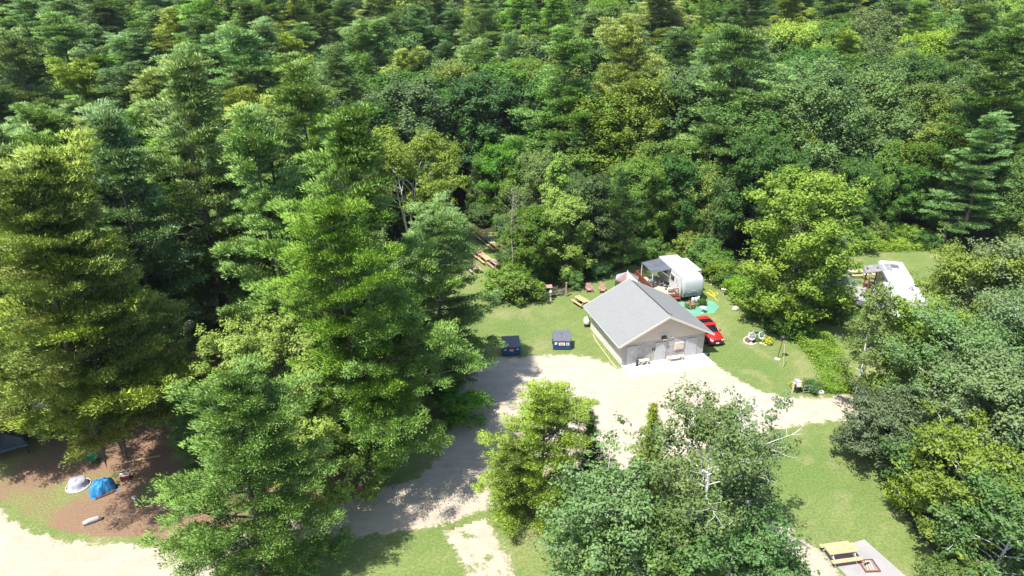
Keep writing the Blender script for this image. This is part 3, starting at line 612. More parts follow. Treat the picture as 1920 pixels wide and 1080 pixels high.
# ------------------------------------------------------------------ gazebo behind the building
gz = empty('gazebo', (13.95, 75.9, 0), .3, 'worn six-sided gazebo with patchy white and brown canopy behind the block building', 'gazebo')
R6 = 1.55; P6 = [(R6 * math.cos(a), R6 * math.sin(a)) for a in (math.pi / 3 * i for i in range(6))]
for i in range(6):
    a, b2 = P6[i], P6[(i + 1) % 6]; mt = ['canopy_white', 'canopy_brown', 'tarp_grey', 'canopy_brown', 'canopy_white', 'canopy_brown'][i]
    m = MB(); mid = ((a[0] + b2[0]) / 2 * .5, (a[1] + b2[1]) / 2 * .5, 2.52)
    m.add([(a[0], a[1], 2.12), (b2[0], b2[1], 2.12), (0, 0, 2.98), mid, (a[0], a[1], 1.95), (b2[0], b2[1], 1.95)], [(0, 1, 3), (1, 2, 3), (2, 0, 3), (0, 4, 5, 1)]); o = m.build('canopy_panel', mt, gz)
    o.modifiers.new('thick', 'SOLIDIFY').thickness = .02
    MB().tube([(a[0] * .97, a[1] * .97, 0), (a[0] * .97, a[1] * .97, 2.1)], .04, 6).build('post', 'dark_metal', gz)
    m = MB()
    for k in range(9): q = (k + .5) / 9; x = a[0] + (b2[0] - a[0]) * q; y = a[1] + (b2[1] - a[1]) * q; r_ = .94 + .03 * (k % 2); m.tube([(x * r_, y * r_, .02), (x * r_, y * r_, 1.98)], .085, 5)
    m.build('net_curtain', 'net_grey', gz)
MB().lathe((0, 0, 2.98), [(.10, 0), (.08, .1), (.01, .16)], 8).build('finial', 'canopy_white', gz)

# ------------------------------------------------------------------ wooden lawn chairs, picnic tables
def lawn_chair(px, py, rz, label):
    e = empty('lawn_chair', at(px, py), rz, label, 'chair', 'red-brown wooden lawn chairs')
    m = MB()
    for i in range(5): m.box((-.24 + i * .12, .0 + 0, .34), (.105, .55, .025), rx=.12)
    m.build('seat', 'red_stain' if False else 'faded_red', e)
    m = MB()
    for i in range(5): m.box((-.24 + i * .12, .34, .68), (.105, .03, .72), rx=-.35)
    m.build('backrest', 'faded_red', e)
    for q in (-1, 1):
        MB().box((q * .36, .02, .56), (.12, .7, .03)).build('armrest', 'faded_red', e); MB().box((q * .34, -.27, .28), (.07, .09, .56)).build('leg', 'faded_red', e); MB().beam((q * .33, -.3, .32), (q * .33, .5, .04), .03, .12).build('leg', 'faded_red', e)
plain('faded_red', (.42, .23, .20), .8, vary=.25, scale=5)
lawn_chair(1104, 547, .15, 'red-brown slatted lawn chair at the back of the lawn, left of its pair'); lawn_chair(1129, 548, -.05, 'red-brown slatted lawn chair right of its pair, nearest the block building')
def edge_yaw(a, b_, z=.74): p = at(*a, z); q = at(*b_, z); return math.atan2(q.y - p.y, q.x - p.x)
yw = edge_yaw((1086, 562), (1100, 571)); tb = at(1090.5, 560.5, .74); picnic((tb.x, tb.y, 0), yw + math.pi, 'bright tan picnic table by the rear left corner of the block building', ln=2.0, frame='raw_wood')
yw = edge_yaw((902, 436), (930, 458))
for (x, y, lb, mt, bm) in ((905, 440.5, 'tan picnic table in the back lawn row, farthest left of three end to end', 'raw_wood', None), (916, 449, 'green-topped picnic table between two tan ones in the back lawn row', 'green_paint', 'green_paint'), (928, 458, 'tan picnic table in the back lawn row, last of three, beside the bushes', 'raw_wood', None),
                           (897, 472.5, 'tan picnic table in the nearer lawn row, beside a pine bough', 'raw_wood', None), (910, 482, 'tan picnic table in the nearer lawn row, half in shade', 'raw_wood', None), (928, 491, 'weathered picnic table under the bushes at the right end of the back lawn', 'weathered_wood', 'weathered_wood'), (888, 499, 'dark picnic table in deep shade in front of the tan tables', 'weathered_wood', 'weathered_wood')):
    q = at(x, y, .74); picnic((q.x, q.y, 0), yw, lb, mat=mt, bmat=bm, ln=2.3)

# ------------------------------------------------------------------ little roofed shelter by the bushes
q = at(1023, 560); sw = empty('garden_shelter', (q.x, q.y, 0), .1, 'small wooden shelter with a red-brown roof and blue cushions beside the bright bush', 'shelter')
m = MB(); m.add([(-.75, -.45, 1.62), (.75, -.45, 1.62), (.75, .45, 1.62), (-.75, .45, 1.62), (-.70, 0, 1.85), (.70, 0, 1.85)], [(0, 1, 5, 4), (3, 4, 5, 2), (0, 4, 3), (1, 2, 5), (0, 3, 2, 1)]); m.build('roof', 'faded_red', sw)
for q_ in (-1, 1):
    for y in (-.3, .3): MB().beam((q_ * .62, y * 1.3, 0), (q_ * .55, y, 1.62), .07).build('post', 'pale_wood' if q_ > 0 else 'raw_wood', sw)
MB().box((0, .05, .42), (.95, .45, .08)).build('seat', 'raw_wood', sw); MB().box((-.1, .02, .52), (.7, .42, .12)).box((-.1, .25, .78), (.7, .10, .4)).build('cushion', 'tarp_blue', sw, bevel=.03)
q = at(1032, 564); e = empty('garden_ornament', (q.x, q.y, 0), 0, 'slim white and mauve garden ornament standing right of the little roofed shelter', 'ornament')
MB().lathe((0, 0, 0), [(.16, 0), (.12, .1), (.10, .45), (.12, .5)], 10).build('pedestal', 'white_paint', e, True); MB().lathe((0, 0, .5), [(.12, 0), (.15, .2), (.10, .5)], 10).build('stem', 'skin_mauve', e, True); MB().lathe((0, 0, 1.0), [(.10, 0), (.18, .14), (.17, .26), (.06, .36)], 12).build('bowl', 'white_paint', e, True)
def bicycle(px, py, rz, label):
    q = at(px, py); e = empty('bicycle', (q.x, q.y, 0), rz, label, 'bicycle')
    for x in (-.5, .5): w = MB().torus((x, 0, .33), .31, .022, 20, 6, (0, 1, 0)).build('wheel', 'rubber', e); MB().tube([(x - .3, 0, .33), (x + .3, 0, .33)], .006, 4).tube([(x, 0, .03), (x, 0, .63)], .006, 4).build('spokes', 'chrome', w)
    MB().tube([(-.5, 0, .33), (-.12, 0, .3), (.38, 0, .78), (-.22, 0, .8), (-.5, 0, .33)], .022, 6).tube([(-.12, 0, .3), (-.22, 0, .8), (-.24, 0, .92)], .02, 6).tube([(.5, 0, .33), (.38, 0, .78), (.35, 0, .98)], .02, 6).build('frame', 'stripe_grey', e)
    MB().tube([(.35, -.28, 1.0), (.35, .28, 1.0)], .016, 6).build('handlebar', 'chrome', e); MB().box((-.25, 0, .95), (.26, .14, .05)).build('saddle', 'black_plastic', e)
bicycle(1045, 556, .2, 'grey bicycle in the shade of the bushes, left one of two by the little shelter'); bicycle(1054, 553, .35, 'grey bicycle beside the dark post, right one of two by the bushes')
q = at(1061, 556); e = empty('wooden_post', (q.x, q.y, 0), 0, 'dark weathered post standing in shade right of the bicycles', 'post'); MB().box((0, 0, .9), (.16, .16, 1.8)).build('shaft', 'weathered_wood', e); MB().box((0, 0, 1.82), (.22, .22, .06)).build('post_cap', 'weathered_wood', e)

# ------------------------------------------------------------------ green patio, planters, hose, bird baths
patio = [at(x, y) for x, y in ((1262, 586), (1286, 594), (1303, 594), (1322, 589), (1339, 588), (1342, 583), (1349, 577), (1344, 570), (1336, 565), (1320, 563), (1300, 562), (1282, 562), (1262, 574))]
tag(MB().prism([(p.x, p.y) for p in patio], .002, .02).build('turf_mat', 'turf_green'), 'faded sea-green turf mat laid on the lawn in front of the travel trailer', 'mat')
def flowerpot(px, py, r, h, leaf, pot, label, bloom=None, name='potted_plant', n=700, seed=1, ls=.07):
    q = at(px, py); e = empty(name, (q.x, q.y, .02), 0, label, 'plant'); rg = np.random.default_rng(seed)
    MB().lathe((0, 0, 0), [(r * .45, 0), (r * .6, h * .4), (r * .62, h * .45)], 14).build('pot', pot, e, True)
    def cl(n, zlo, rr, size):
        d = rg.normal(size=(n, 3)); d /= np.linalg.norm(d, axis=1)[:, None]; d[:, 2] = np.abs(d[:, 2]); P = d * (rr * rg.uniform(.7, 1.05, n))[:, None]; P[:, 2] = P[:, 2] * .9 + zlo
        return leaves(P, d * .8 + rg.normal(size=(n, 3)) * .5, size * rg.uniform(.7, 1.3, n), rg)
    V, F, v = cl(n, h * .4, r, ls); npmesh('foliage', V, F, leaf, e, {'v': v})
    if bloom: V, F, v = cl(n // 3, h * .42, r * 1.06, ls); npmesh('flowers', V, F, bloom, e)
    return e
def leaves(P, Nn, size, rg, asp=.6, v=None):
    """rhombic leaves at P facing Nn"""
    n = len(P); Nn = Nn / np.maximum(np.linalg.norm(Nn, axis=1), 1e-6)[:, None]
    t = rg.normal(size=(n, 3)); t -= (t * Nn).sum(1)[:, None] * Nn; t /= np.maximum(np.linalg.norm(t, axis=1), 1e-6)[:, None]; b_ = np.cross(Nn, t)
    s = (size if hasattr(size, '__len__') else np.full(n, size))[:, None]
    V = np.stack([P - t * s, P + b_ * s * asp + t * s * .1, P + t * s, P - b_ * s * asp + t * s * .1], 1).reshape(-1, 3)
    vv = np.clip(rg.normal(.5, .22, n), 0, 1) if v is None else np.clip(v + rg.normal(0, .14, n), 0, 1)
    return V, np.arange(n * 4).reshape(n, 4), np.repeat(vv, 4)
flowerpot(1293, 577, .62, .6, 'shrub_leaves', 'dark_metal', 'round flower tub with pale pink blossoms on the sea-green mat', 'flower_pink', 'flower_tub', seed=2)
flowerpot(1316, 572, .55, .8, 'leaves_dark_green', 'dark_metal', 'dark green potted bush on the sea-green mat by the gas bottles', seed=3)
flowerpot(1306, 574, .26, .5, 'leaves_grey_green', 'stone_cream', 'small pale planter between the pink flower tub and the dark bush', seed=4, n=200)
flowerpot(1278, 560, .65, .7, 'leaves_mid_green', 'dark_metal', 'large leafy plant beside the red-brown deck bench', seed=5)
q = at(1317.5, 586); e = empty('patio_table', (q.x, q.y, .02), 0, 'small round white table standing alone on the sea-green mat', 'table')
MB().lathe((0, 0, .62), [(.34, 0), (.36, .03), (.34, .06)], 24).build('tabletop', 'white_paint', e, True); MB().lathe((0, 0, 0), [(.20, 0), (.06, .06), (.05, .62)], 12).build('pedestal', 'white_paint', e, True)
hs = [(1326, 546.5), (1330, 544.5), (1335, 548), (1338, 553), (1342, 556), (1345, 553), (1345, 549.5), (1341, 549), (1339, 552), (1340, 556.5), (1335, 554), (1328, 549), (1324, 549), (1331, 553.5), (1338, 557), (1341, 560), (1342.5, 563.5), (1346, 563), (1346, 565)]
tag(MB().tube([tuple(at(x, y) + Vector((0, 0, .05))) for x, y in hs], .042, 6).build('garden_hose', 'hose_yellow'), 'yellow garden hose lying in loops on the lawn beside the travel trailer', 'hose')
def birdbath(px, py, h, label, rz=0):
    q = at(px, py); e = empty('bird_bath', (q.x, q.y, 0), rz, label, 'bird bath'); MB().lathe((0, 0, 0), [(.16, 0), (.10, .06), (.05, .12), (.05, h - .05)], 12).build('pedestal', 'stone_cream', e, True)
    MB().lathe((0, 0, h), [(.1, -.05), (.30, .02), (.34, .07), (.30, .07), (.05, .0)], 20).build('basin', 'white_paint', e, True)
birdbath(1356, 553, .75, 'white bird bath on the lawn edge beside the yellow hose'); birdbath(1333.5, 534, .7, 'pale bird bath at the lawn edge level with the trailer front cap')
q = at(1379, 581); e = empty('garden_rock', (q.x, q.y, 0), .5, 'white boulder at the left edge of the maple tree shade', 'rock')
MB().lathe((0, 0, 0), [(.36, 0), (.42, .16), (.34, .36), (.14, .48)], 9, 1.25, .8).build('stone', 'stone_cream', e); MB().lathe((.33, .2, 0), [(.14, 0), (.17, .1), (.1, .24)], 8).build('stone', 'rock', e)
q = at(1384, 579); e = empty('shepherd_hook', (q.x, q.y, 0), 0, 'thin dark shepherd hook pole beside the white boulder', 'pole'); MB().tube([(0, 0, 0), (0, 0, 1.7), (.08, 0, 1.85), (.22, 0, 1.85), (.28, 0, 1.72)], .018, 6).build('shaft', 'dark_metal', e); MB().lathe((.28, 0, 1.55), [(.02, .16), (.07, .1), (.06, 0)], 8).build('hanging_cup', 'dark_metal', e)

# kidney-shaped garden bed
bed = [at(x, y) for x, y in ((1397, 634), (1394.5, 637), (1395, 641), (1399, 644.5), (1405, 646.3), (1411, 646.8), (1416, 645), (1419.5, 643.2), (1424, 643.6), (1430, 645.8), (1436, 648), (1443, 647.5), (1442, 643), (1436, 638), (1430, 634), (1422, 631.5), (1410, 630.5), (1402, 631.5))]
gb = empty('garden_bed', tuple(bed[0]), 0, 'kidney-shaped garden bed of dark mulch with a cream stone edging on the lawn', 'garden bed')
q0 = bed[0]
MB().prism([(p.x - q0.x, p.y - q0.y) for p in bed], .004, .05).build('mulch', 'mulch', gb)
MB().tube([tuple(p - q0 + Vector((0, 0, .05))) for p in bed + bed[:1]], .085, 6).build('edging', 'stone_cream', gb)
def swan(px, py, rz, label, leaf):
    q = at(px, py); e = empty('ring_planter', (q.x, q.y, .05), rz, label, 'planter')
    MB().torus((0, 0, .78), .40, .05, 24, 6, (.25, -.9, .45)).build('ring', 'white_paint', e, True)
    MB().lathe((0, 0, 0), [(.20, 0), (.16, .06), (.08, .15), (.08, .32), (.2, .4)], 14).build('pedestal', 'white_paint', e, True)
    MB().lathe((0, .05, .34), [(.12, 0), (.26, .08), (.30, .22), (.26, .22), (.1, .2)], 18).build('bowl', 'white_paint', e, True)
    rg = np.random.default_rng(int(px)); P = rg.normal(size=(260, 3)) * (.19, .15, .2) + (0, .1, .9); V, F, v = leaves(P, rg.normal(size=(260, 3)) + (0, 0, .5), .06 * rg.uniform(.6, 1.3, 260), rg); npmesh('foliage', V, F, leaf, e, {'v': v})
plain('ashy_leaves', (.44, .40, .47), .8, vary=.3)
swan(1408, 643.5, 0, 'white ring-shaped planter with pale flowers at the left of the kidney-shaped bed', 'ashy_leaves'); swan(1426, 642, .3, 'white ring-shaped planter with grey foliage at the right of the kidney-shaped bed', 'spruce_needles_blue')
q = at(1408, 645); flowerpot(1417, 640, .5, .5, 'shrub_leaves', 'mulch', 'low green plant between the two white ring-shaped planters', name='bed_plant', seed=8)
flowerpot(1438, 644, .6, .35, 'leaves_yellow_green', 'mulch', 'yellow-green plants at the right tip of the kidney-shaped bed', 'flower_yellow', 'bed_plant', seed=9, n=600)
# lamp pole and thin pole
q = at(1457.5, 673); e = empty('garden_lamp', (q.x, q.y, 0), 0, 'brown garden lamp pole with a round black head and a white base on the lawn', 'lamp')
MB().tube([(0, 0, .05), (.22, .05, 2.35)], .045, 8).build('pole', 'brown_post', e); MB().lathe((0, 0, 0), [(.28, 0), (.28, .05), (.1, .1)], 16).build('base', 'white_paint', e); MB().lathe((.23, .05, 2.2), [(.08, 0), (.28, .10), (.33, .25), (.22, .42), (.05, .48)], 18).build('lamp_head', 'black_plastic', e, True)
q = at(1468, 690); e = empty('thin_pole', (q.x, q.y, 0), 0, 'thin pale pole standing right of the brown garden lamp', 'pole'); MB().tube([(0, 0, 0), (-.12, .3, 2.6)], .03, 6).build('shaft', 'pale_wood', e); MB().lathe((-.12, .3, 2.6), [(.04, 0), (.01, .06)], 8).build('tip', 'dark_metal', e)

# mailbox corner: posts, box, metal gate, yellow flowers
q = at(1485, 737); e = empty('fence_post', (q.x, q.y, 0), 0, 'pale wooden post with a white cap at the gravel corner, left of the grey box', 'post'); MB().box((0, 0, .55), (.13, .13, 1.1)).build('shaft', 'pale_wood', e); MB().box((0, 0, 1.12), (.18, .18, .06)).build('post_cap', 'white_paint', e)
q = at(1493, 737); e = empty('mailbox', (q.x, q.y, 0), .1, 'grey and white box on a dark post at the gravel corner', 'mailbox'); MB().box((0, 0, .45), (.12, .12, .9)).build('post', 'dark_metal', e); MB().box((0, .12, 1.12), (.46, .62, .42)).build('box', 'tarp_grey', e, bevel=.05); MB().box((0, -.22, 1.0), (.42, .06, .38)).build('door', 'white_paint', e, bevel=.02)
g0, g1 = at(1505, 739), at(1536, 737); e = empty('metal_gate', tuple(g0), math.atan2(g1.y - g0.y, g1.x - g0.x), 'low grey-green metal tube gate between the grey box and the white rock', 'gate')
gl = (g1 - g0).length; m = MB()
for z in (.25, .55, .85): m.tube([(0, 0, z), (gl, 0, z)], .028, 6)
m.build('rail', 'tin_roof', e); m = MB()
for i in range(4): m.tube([(gl * i / 3, 0, 0), (gl * i / 3, 0, .95)], .03, 6)
m.build('upright', 'tin_roof', e)
q = at(1538, 737); e = empty('white_rock', (q.x, q.y, 0), 0, 'white rock at the right end of the low metal gate', 'rock'); MB().lathe((0, 0, 0), [(.26, 0), (.3, .12), (.22, .28), (.06, .36)], 9, 1.3, .9).build('stone', 'white_paint', e, True); MB().lathe((.38, .1, 0), [(.12, 0), (.14, .08), (.06, .18)], 8).build('stone', 'rock', e)
for (x, y, s_) in ((1490, 727, 5), (1498, 725, 6), (1506, 729, 7)):
    flowerpot(x, y, .55, .5, 'weed_leaves', 'mulch', {5: 'yellow flowering plant behind the post at the gravel corner, left of three', 6: 'yellow flowering plant behind the grey box, middle of three', 7: 'yellow flowering plant at the left end of the metal gate, right of three'}[s_], 'flower_yellow', 'flowering_plant', n=420, seed=s_ + 20, ls=.06)

# ------------------------------------------------------------------ second trailer with porch, right side
X2, Y2 = 45.3, 78.6; a2 = at(1690, 561.7, 3.3); b2v = at(1649, 487.5, 3.3); dv = (a2 - b2v); yaw2 = math.atan2(-dv.y, -dv.x) - math.pi / 2
t = empty('camper_trailer', (a2.x, a2.y, 0), yaw2, 'long white-roofed camper trailer with a grey roof hatch among the trees on the right', 'trailer')
L2 = dv.length; W2 = 2.6
MB().prism([(0, 0), (W2, 0), (W2, L2), (0, L2)], .6, 3.22).build('body', 'rv_white', t, bevel=.05); MB().prism([(.05, .05), (W2 - .05, .05), (W2 - .05, L2 - .05), (.05, L2 - .05)], 3.22, 3.30).build('roof', 'rv_white', t)
MB().box((W2 * .52, L2 - 1.9, 3.36), (.85, 1.1, .14)).build('roof_hatch', 'lid_plastic', t, bevel=.05); MB().box((W2 / 2, 3.2, 3.4), (.7, .9, .2)).build('air_conditioner', 'white_paint', t, bevel=.04)
MB().tube([(-.1, L2 * .45, 3.1), (-.1, L2 - .3, 3.1)], .13, 10).build('awning_roll', 'stripe_grey', t); MB().box((-.42, L2 * .27, 1.95), (.82, L2 * .34, 2.3)).build('slide_out', 'rv_white', t, bevel=.03)
for y in (L2 * .55, L2 * .72): MB().box((-.02, y, 2.0), (.05, 1.0, .7)).build('window', 'glass_dark', t)
MB().box((-.02, L2 * .9, 1.7), (.05, .7, 1.8)).build('door', 'stripe_grey', t); MB().box((W2 / 2, -.02, 1.9), (1.4, .05, .7)).build('window', 'glass_dark', t)
for y in (L2 * .4, L2 * .5):
    for x in (.1, W2 - .1): MB().tube([(x - .1, y, .36), (x + .1, y, .36)], .35, 14).build('wheel', 'rubber', t)
def r2(x, y, z=0): c, s = math.cos(yaw2), math.sin(yaw2); return (a2.x + c * x - s * y, a2.y + s * x + c * y, z)
p = empty('camper_porch', r2(-2.6, L2 * .55), yaw2, 'grey board deck with red-brown posts beside the white-roofed camper', 'deck')
m = MB()
for i in range(18): m.box((.6, -2.6 + i * .33, .4), (3.2, .31, .05))
m.build('floor_boards', 'deck_grey', p)
for (x, y, z) in ((.9, 2.9, 3.1), (2.0, 2.9, 3.3), (.9, 1.0, 2.6)): MB().box((x, y, z / 2), (.14, .14, z)).build('post', 'red_stain', p)
m = MB(); m.add([(.6, 2.0, 2.75), (3.4, 2.0, 3.45), (3.4, 4.2, 3.45), (.6, 4.2, 2.75), (.6, 2.0, 2.68), (3.4, 2.0, 3.38), (3.4, 4.2, 3.38), (.6, 4.2, 2.68)], [(0, 1, 2, 3), (7, 6, 5, 4), (0, 4, 5, 1), (1, 5, 6, 2), (2, 6, 7, 3), (3, 7, 4, 0)]); m.build('porch_roof', 'tin_roof', p)
m = MB()
for i in range(12): m.box((-.95, -2.5 + i * .4, .85), (.05, .05, .9))
m.box((-.95, -.3, 1.3), (.10, 4.8, .05)); m.build('railing', 'pale_wood', p)
def drum(px, py, mt, label, h=.9, r=.3, z=.4, name='barrel', cat='barrel'):
    q = at(px, py, z); e = empty(name, (q.x, q.y, z), 0, label, cat); MB().lathe((0, 0, 0), [(r * .9, 0), (r, h * .3), (r, h * .7), (r * .92, h)], 16).build('drum', mt, e, True); MB().lathe((0, 0, h), [(r * .95, 0), (r * .95, .04), (r * .2, .07)], 16).build('lid', mt, e, True)
drum(1633, 512, 'barrel_blue', 'pale blue rain barrel beside the porch of the white-roofed camper', 1.0, .38, .0); drum(1631, 541, 'black_plastic', 'round dark kettle grill on the grey deck of the camper', .8, .34, .43, 'kettle_grill', 'grill')
q = at(1606, 508, .74); picnic((q.x, q.y, 0), .05, 'pale grey picnic table beside the blue spruce', 'pale_wood', ln=1.8, group=None)
for (x, y, mt, rz, lb) in ((1623, 520, 'tan_plastic', .3, 'tan plastic chair at the back of the grey deck'), (1636, 519, 'tan_plastic', 1.2, 'second tan plastic chair, nearer the camper wall'), (1652, 582, 'stone_cream', 2.0, 'pale garden chair below the camper deck')):
    q = at(x, y, .4); ch = empty('garden_chair', (q.x, q.y, .42 if y < 560 else 0), rz, lb, 'chair'); MB().box((0, 0, .4), (.55, .5, .05)).build('seat', mt, ch, bevel=.01); MB().box((0, .25, .72), (.55, .05, .6), rx=-.15).build('backrest', mt, ch)
    for i in (-1, 1):
        for j in (-1, 1): MB().box((i * .23, j * .21, .2), (.05, .05, .4)).build('leg', mt, ch)
q = at(1694, 590, 2.1); e = empty('canopy_shelter', (q.x, q.y, 0), yaw2, 'pale stained fabric canopy in front of the camper, below its front end', 'canopy')
m = MB(); m.add([(-1.2, -1, 2.0), (1.2, -1, 2.0), (1.2, 1, 2.05), (-1.2, 1, 2.05), (0, 0, 2.4)], [(0, 1, 4), (1, 2, 4), (2, 3, 4), (3, 0, 4)]); o = m.build('canopy', 'canopy_white', e); o.modifiers.new('thick', 'SOLIDIFY').thickness = .02
for i in (-1, 1):
    for j in (-1, 1): MB().tube([(i * 1.15, j * .95, 0), (i * 1.15, j * .95, 2.02)], .03, 6).build('pole', 'dark_metal', e)
for (x, y, mt, lb) in ((1687, 610, 'flower_yellow', 'yellow plastic tub under the trees in front of the pale canopy'), (1717, 614, 'sticker_red', 'red flowering tub under the trees right of the yellow tub')):
    q = at(x, y); e = empty('garden_tub', (q.x, q.y, 0), 0, lb, 'tub'); MB().lathe((0, 0, 0), [(.35, 0), (.42, .35), (.42, .4), (.36, .4), (.3, .1)], 14, 1.4, 1).build('basin', mt, e, True); MB().torus((0, 0, .4), .42, .03, 16, 5).build('rim', mt, e, True)

# ------------------------------------------------------------------ campsites under the pines, left
def camper(name, loc, rz, w, l, h, label, mat='rv_white', awn=False):
    e = empty(name, loc, rz, label, 'trailer'); MB().prism([(-w / 2, -l / 2), (w / 2, -l / 2), (w / 2, l / 2), (-w / 2, l / 2)], .55, h).build('body', mat, e, bevel=.12); MB().prism([(-w / 2 + .1, -l / 2 + .1), (w / 2 - .1, -l / 2 + .1), (w / 2 - .1, l / 2 - .1), (-w / 2 + .1, l / 2 - .1)], h, h + .05).build('roof', mat, e)
    MB().box((0, l * .1, h + .15), (.7, .9, .22)).build('air_conditioner', 'white_paint', e, bevel=.04); MB().box((0, -l * .25, h + .09), (.4, .4, .08)).build('roof_vent', 'stripe_grey', e)
    for s_ in (-1, 1):
        MB().box((s_ * w / 2, l * .2, 2.0), (.06, 1.2, .7)).build('window', 'glass_dark', e)
        for y in (-.4, .4): MB().tube([(s_ * (w / 2 - .2), y, .35), (s_ * (w / 2), y, .35)], .35, 14).build('wheel', 'rubber', e)
    MB().box((-w / 2, -l * .2, 1.6), (.06, .7, 1.8)).build('door', 'stripe_grey', e); return e
def sit(px, py, z): q = at(px, py, z); return (q.x, q.y, 0)
camper('camper_trailer', sit(300, 588, 3.1), 1.15, 2.5, 9, 3.1, 'white camper trailer under the tall pines, the one farthest back on the left')
camper('camper_trailer', sit(285, 668, 3.0), 1.2, 2.4, 7, 3.0, 'white camper trailer in deep pine shade, in front of the farthest left camper')
camper('camper_trailer', sit(120, 715, 2.9), 1.35, 2.4, 6, 2.9, 'white camper trailer seen between three dark pine trunks at the left')
camper('pop_up_camper', sit(620, 735, 2.4), .5, 2.2, 4.5, 2.4, 'pale camper roof showing between the golden tree and the big pine')
camper('camper_trailer', sit(592, 680, 2.8), .9, 2.2, 4, 2.8, 'white trailer roof glimpsed behind the top of the golden tree')
q = at(8, 790, 2.3); e = empty('tarped_shelter', (q.x - 1.2, q.y, 0), .55, 'long shelter under a dark blue-grey tarp at the left edge', 'shelter')
rg_ = [[(-2.4, y, .9), (-2.1, y, 1.9), (-1.2, y, 2.45 + .06 * math.sin(y * 3)), (0, y, 2.62), (1.2, y, 2.4 + .06 * math.sin(y * 4)), (2.1, y, 1.8), (2.4, y, .9)] for y in np.arange(-3, 3.01, .5)]
m = loft(rg_, False); o = m.build('tarp', 'tarp_dark', e, True); o.modifiers.new('thick', 'SOLIDIFY').thickness = .03
for i in (-1, 1):
    for j in (-2.7, 2.7): MB().tube([(i * 2.2, j, 0), (i * 2.2, j, 1.7)], .05, 6).build('pole', 'dark_metal', e)
e = empty('pickup_truck', sit(160, 775, 1.0), .9, 'white and dark pickup truck parked between the left pine trunks', 'truck')
loft([cring(0, .85, .4, .8, 1.0, .9), cring(.3, .95, .35, .95, 1.1, .9), cring(1.5, .97, .35, 1.0, 1.15, .9), cring(3.2, .97, .35, 1.0, 1.15, .9), cring(5.2, .97, .35, 1.0, 1.12, .95)]).build('body', 'rv_white', e, True)
loft([[(-.82, 1.4, 1.1), (-.8, 1.45, 1.12), (.8, 1.45, 1.12), (.82, 1.4, 1.1)], [(-.85, 1.9, 1.1), (-.7, 2.0, 1.72), (.7, 2.0, 1.72), (.85, 1.9, 1.1)], [(-.85, 3.2, 1.1), (-.7, 3.1, 1.72), (.7, 3.1, 1.72), (.85, 3.2, 1.1)]]).build('window', 'glass_dark', e); MB().box((0, 2.55, 1.75), (1.35, 1.15, .05)).build('roof', 'rv_white', e)
for s_ in (-1, 1):
    for y in (.95, 4.2): MB().tube([(s_ * .78, y, .38), (s_ * 1.0, y, .38)], .38, 16).build('wheel', 'rubber', e)
# blue tarp over a wood pile, by the trunk
def draped(name, px, py, w, d_, h, rz, mat, label, cat, seed, pw=3.0):
    q = at(px, py); e = empty(name, (q.x, q.y, 0), rz, label, cat); rg = np.random.default_rng(seed); n = 25; m = MB(); V = []
    ph = rg.uniform(0, 6, 8)
    for i in range(n):
        for j in range(n):
            u, v_ = i / (n - 1) * 2 - 1, j / (n - 1) * 2 - 1; s = (abs(u) ** pw + abs(v_) ** pw) ** (1 / pw)
            z = h * max(0, 1 - s ** 2.6) ** .55; z *= 1 + .10 * math.sin(4 * u + ph[0]) * math.cos(3 * v_ + ph[1]); z += (.055 * math.sin(11 * u + 7 * v_ + ph[2]) + .05 * math.sin(13 * v_ - 5 * u + ph[3]) + rg.normal(0, .022)) * (z > .05)
            k = 1 + .07 * math.sin(6 * math.atan2(v_, u) + ph[4]); V.append((u * w / 2 * k, v_ * d_ / 2 * k, max(.015, z)))
    m.add(V, [(i * n + j, (i + 1) * n + j, (i + 1) * n + j + 1, i * n + j + 1) for i in range(n - 1) for j in range(n - 1)]); return e, m
e, m = draped('tarp_covered_pile', 194, 921, 1.75, 1.25, 1.1, .75, 'tarp_blue', 'bright blue tarp draped over a pile beside the big pine trunk', 'tarp', 3, 2.0); m.build('tarp', 'tarp_blue', e, False)
builds(MB().beam((-.7, -.62, .06), (.5, -.7, .06), .09).beam((-.6, -.5, .1), (.7, -.62, .1), .09), 'firewood', 'brown_post', e)
q = at(147, 911); e = empty('covered_tub', (q.x, q.y, 0), .2, 'round tub under a crinkled silver-grey cover, left of the blue tarp', 'covered tub')
V = []; n = 28
for r_, z in ((.95, .02), (.80, .06), (.74, .3), (.70, .52), (.62, .60), (.3, .64), (.02, .66)):
    for k2 in range(n): a = 2 * math.pi * k2 / n; q_ = 1 + .05 * math.sin(a * 5 + z * 4) * (1 if z < .5 else .3); V.append((r_ * q_ * math.cos(a), r_ * q_ * math.sin(a), z + .05 * math.sin(a * 3 + r_ * 9) + .03 * math.sin(a * 11 + r_ * 5)))
MB().add(V, [(i * n + k2, i * n + (k2 + 1) % n, (i + 1) * n + (k2 + 1) % n, (i + 1) * n + k2) for i in range(6) for k2 in range(n)]).build('cover', 'tarp_grey', e, True); MB().torus((0, 0, .05), .98, .035, 28, 6).build('base_ring', 'sticker_white', e); e.scale = (.85, .85, .95)
q = at(174, 979); e = empty('log', (q.x, q.y, 0), .62, 'short pale grey log lying on the brown needle litter', 'log'); MB().tube([(-.55, 0, .17), (-.2, .01, .19), (.25, 0, .18), (.55, 0, .17)], [.15, .19, .18, .17], 12).build('bark', 'log_wood', e, True); MB().tube([(-.575, 0, .17), (-.55, 0, .17)], .14, 12).tube([(.55, 0, .17), (.575, 0, .17)], .16, 12).build('cut_end', 'pale_wood', e)
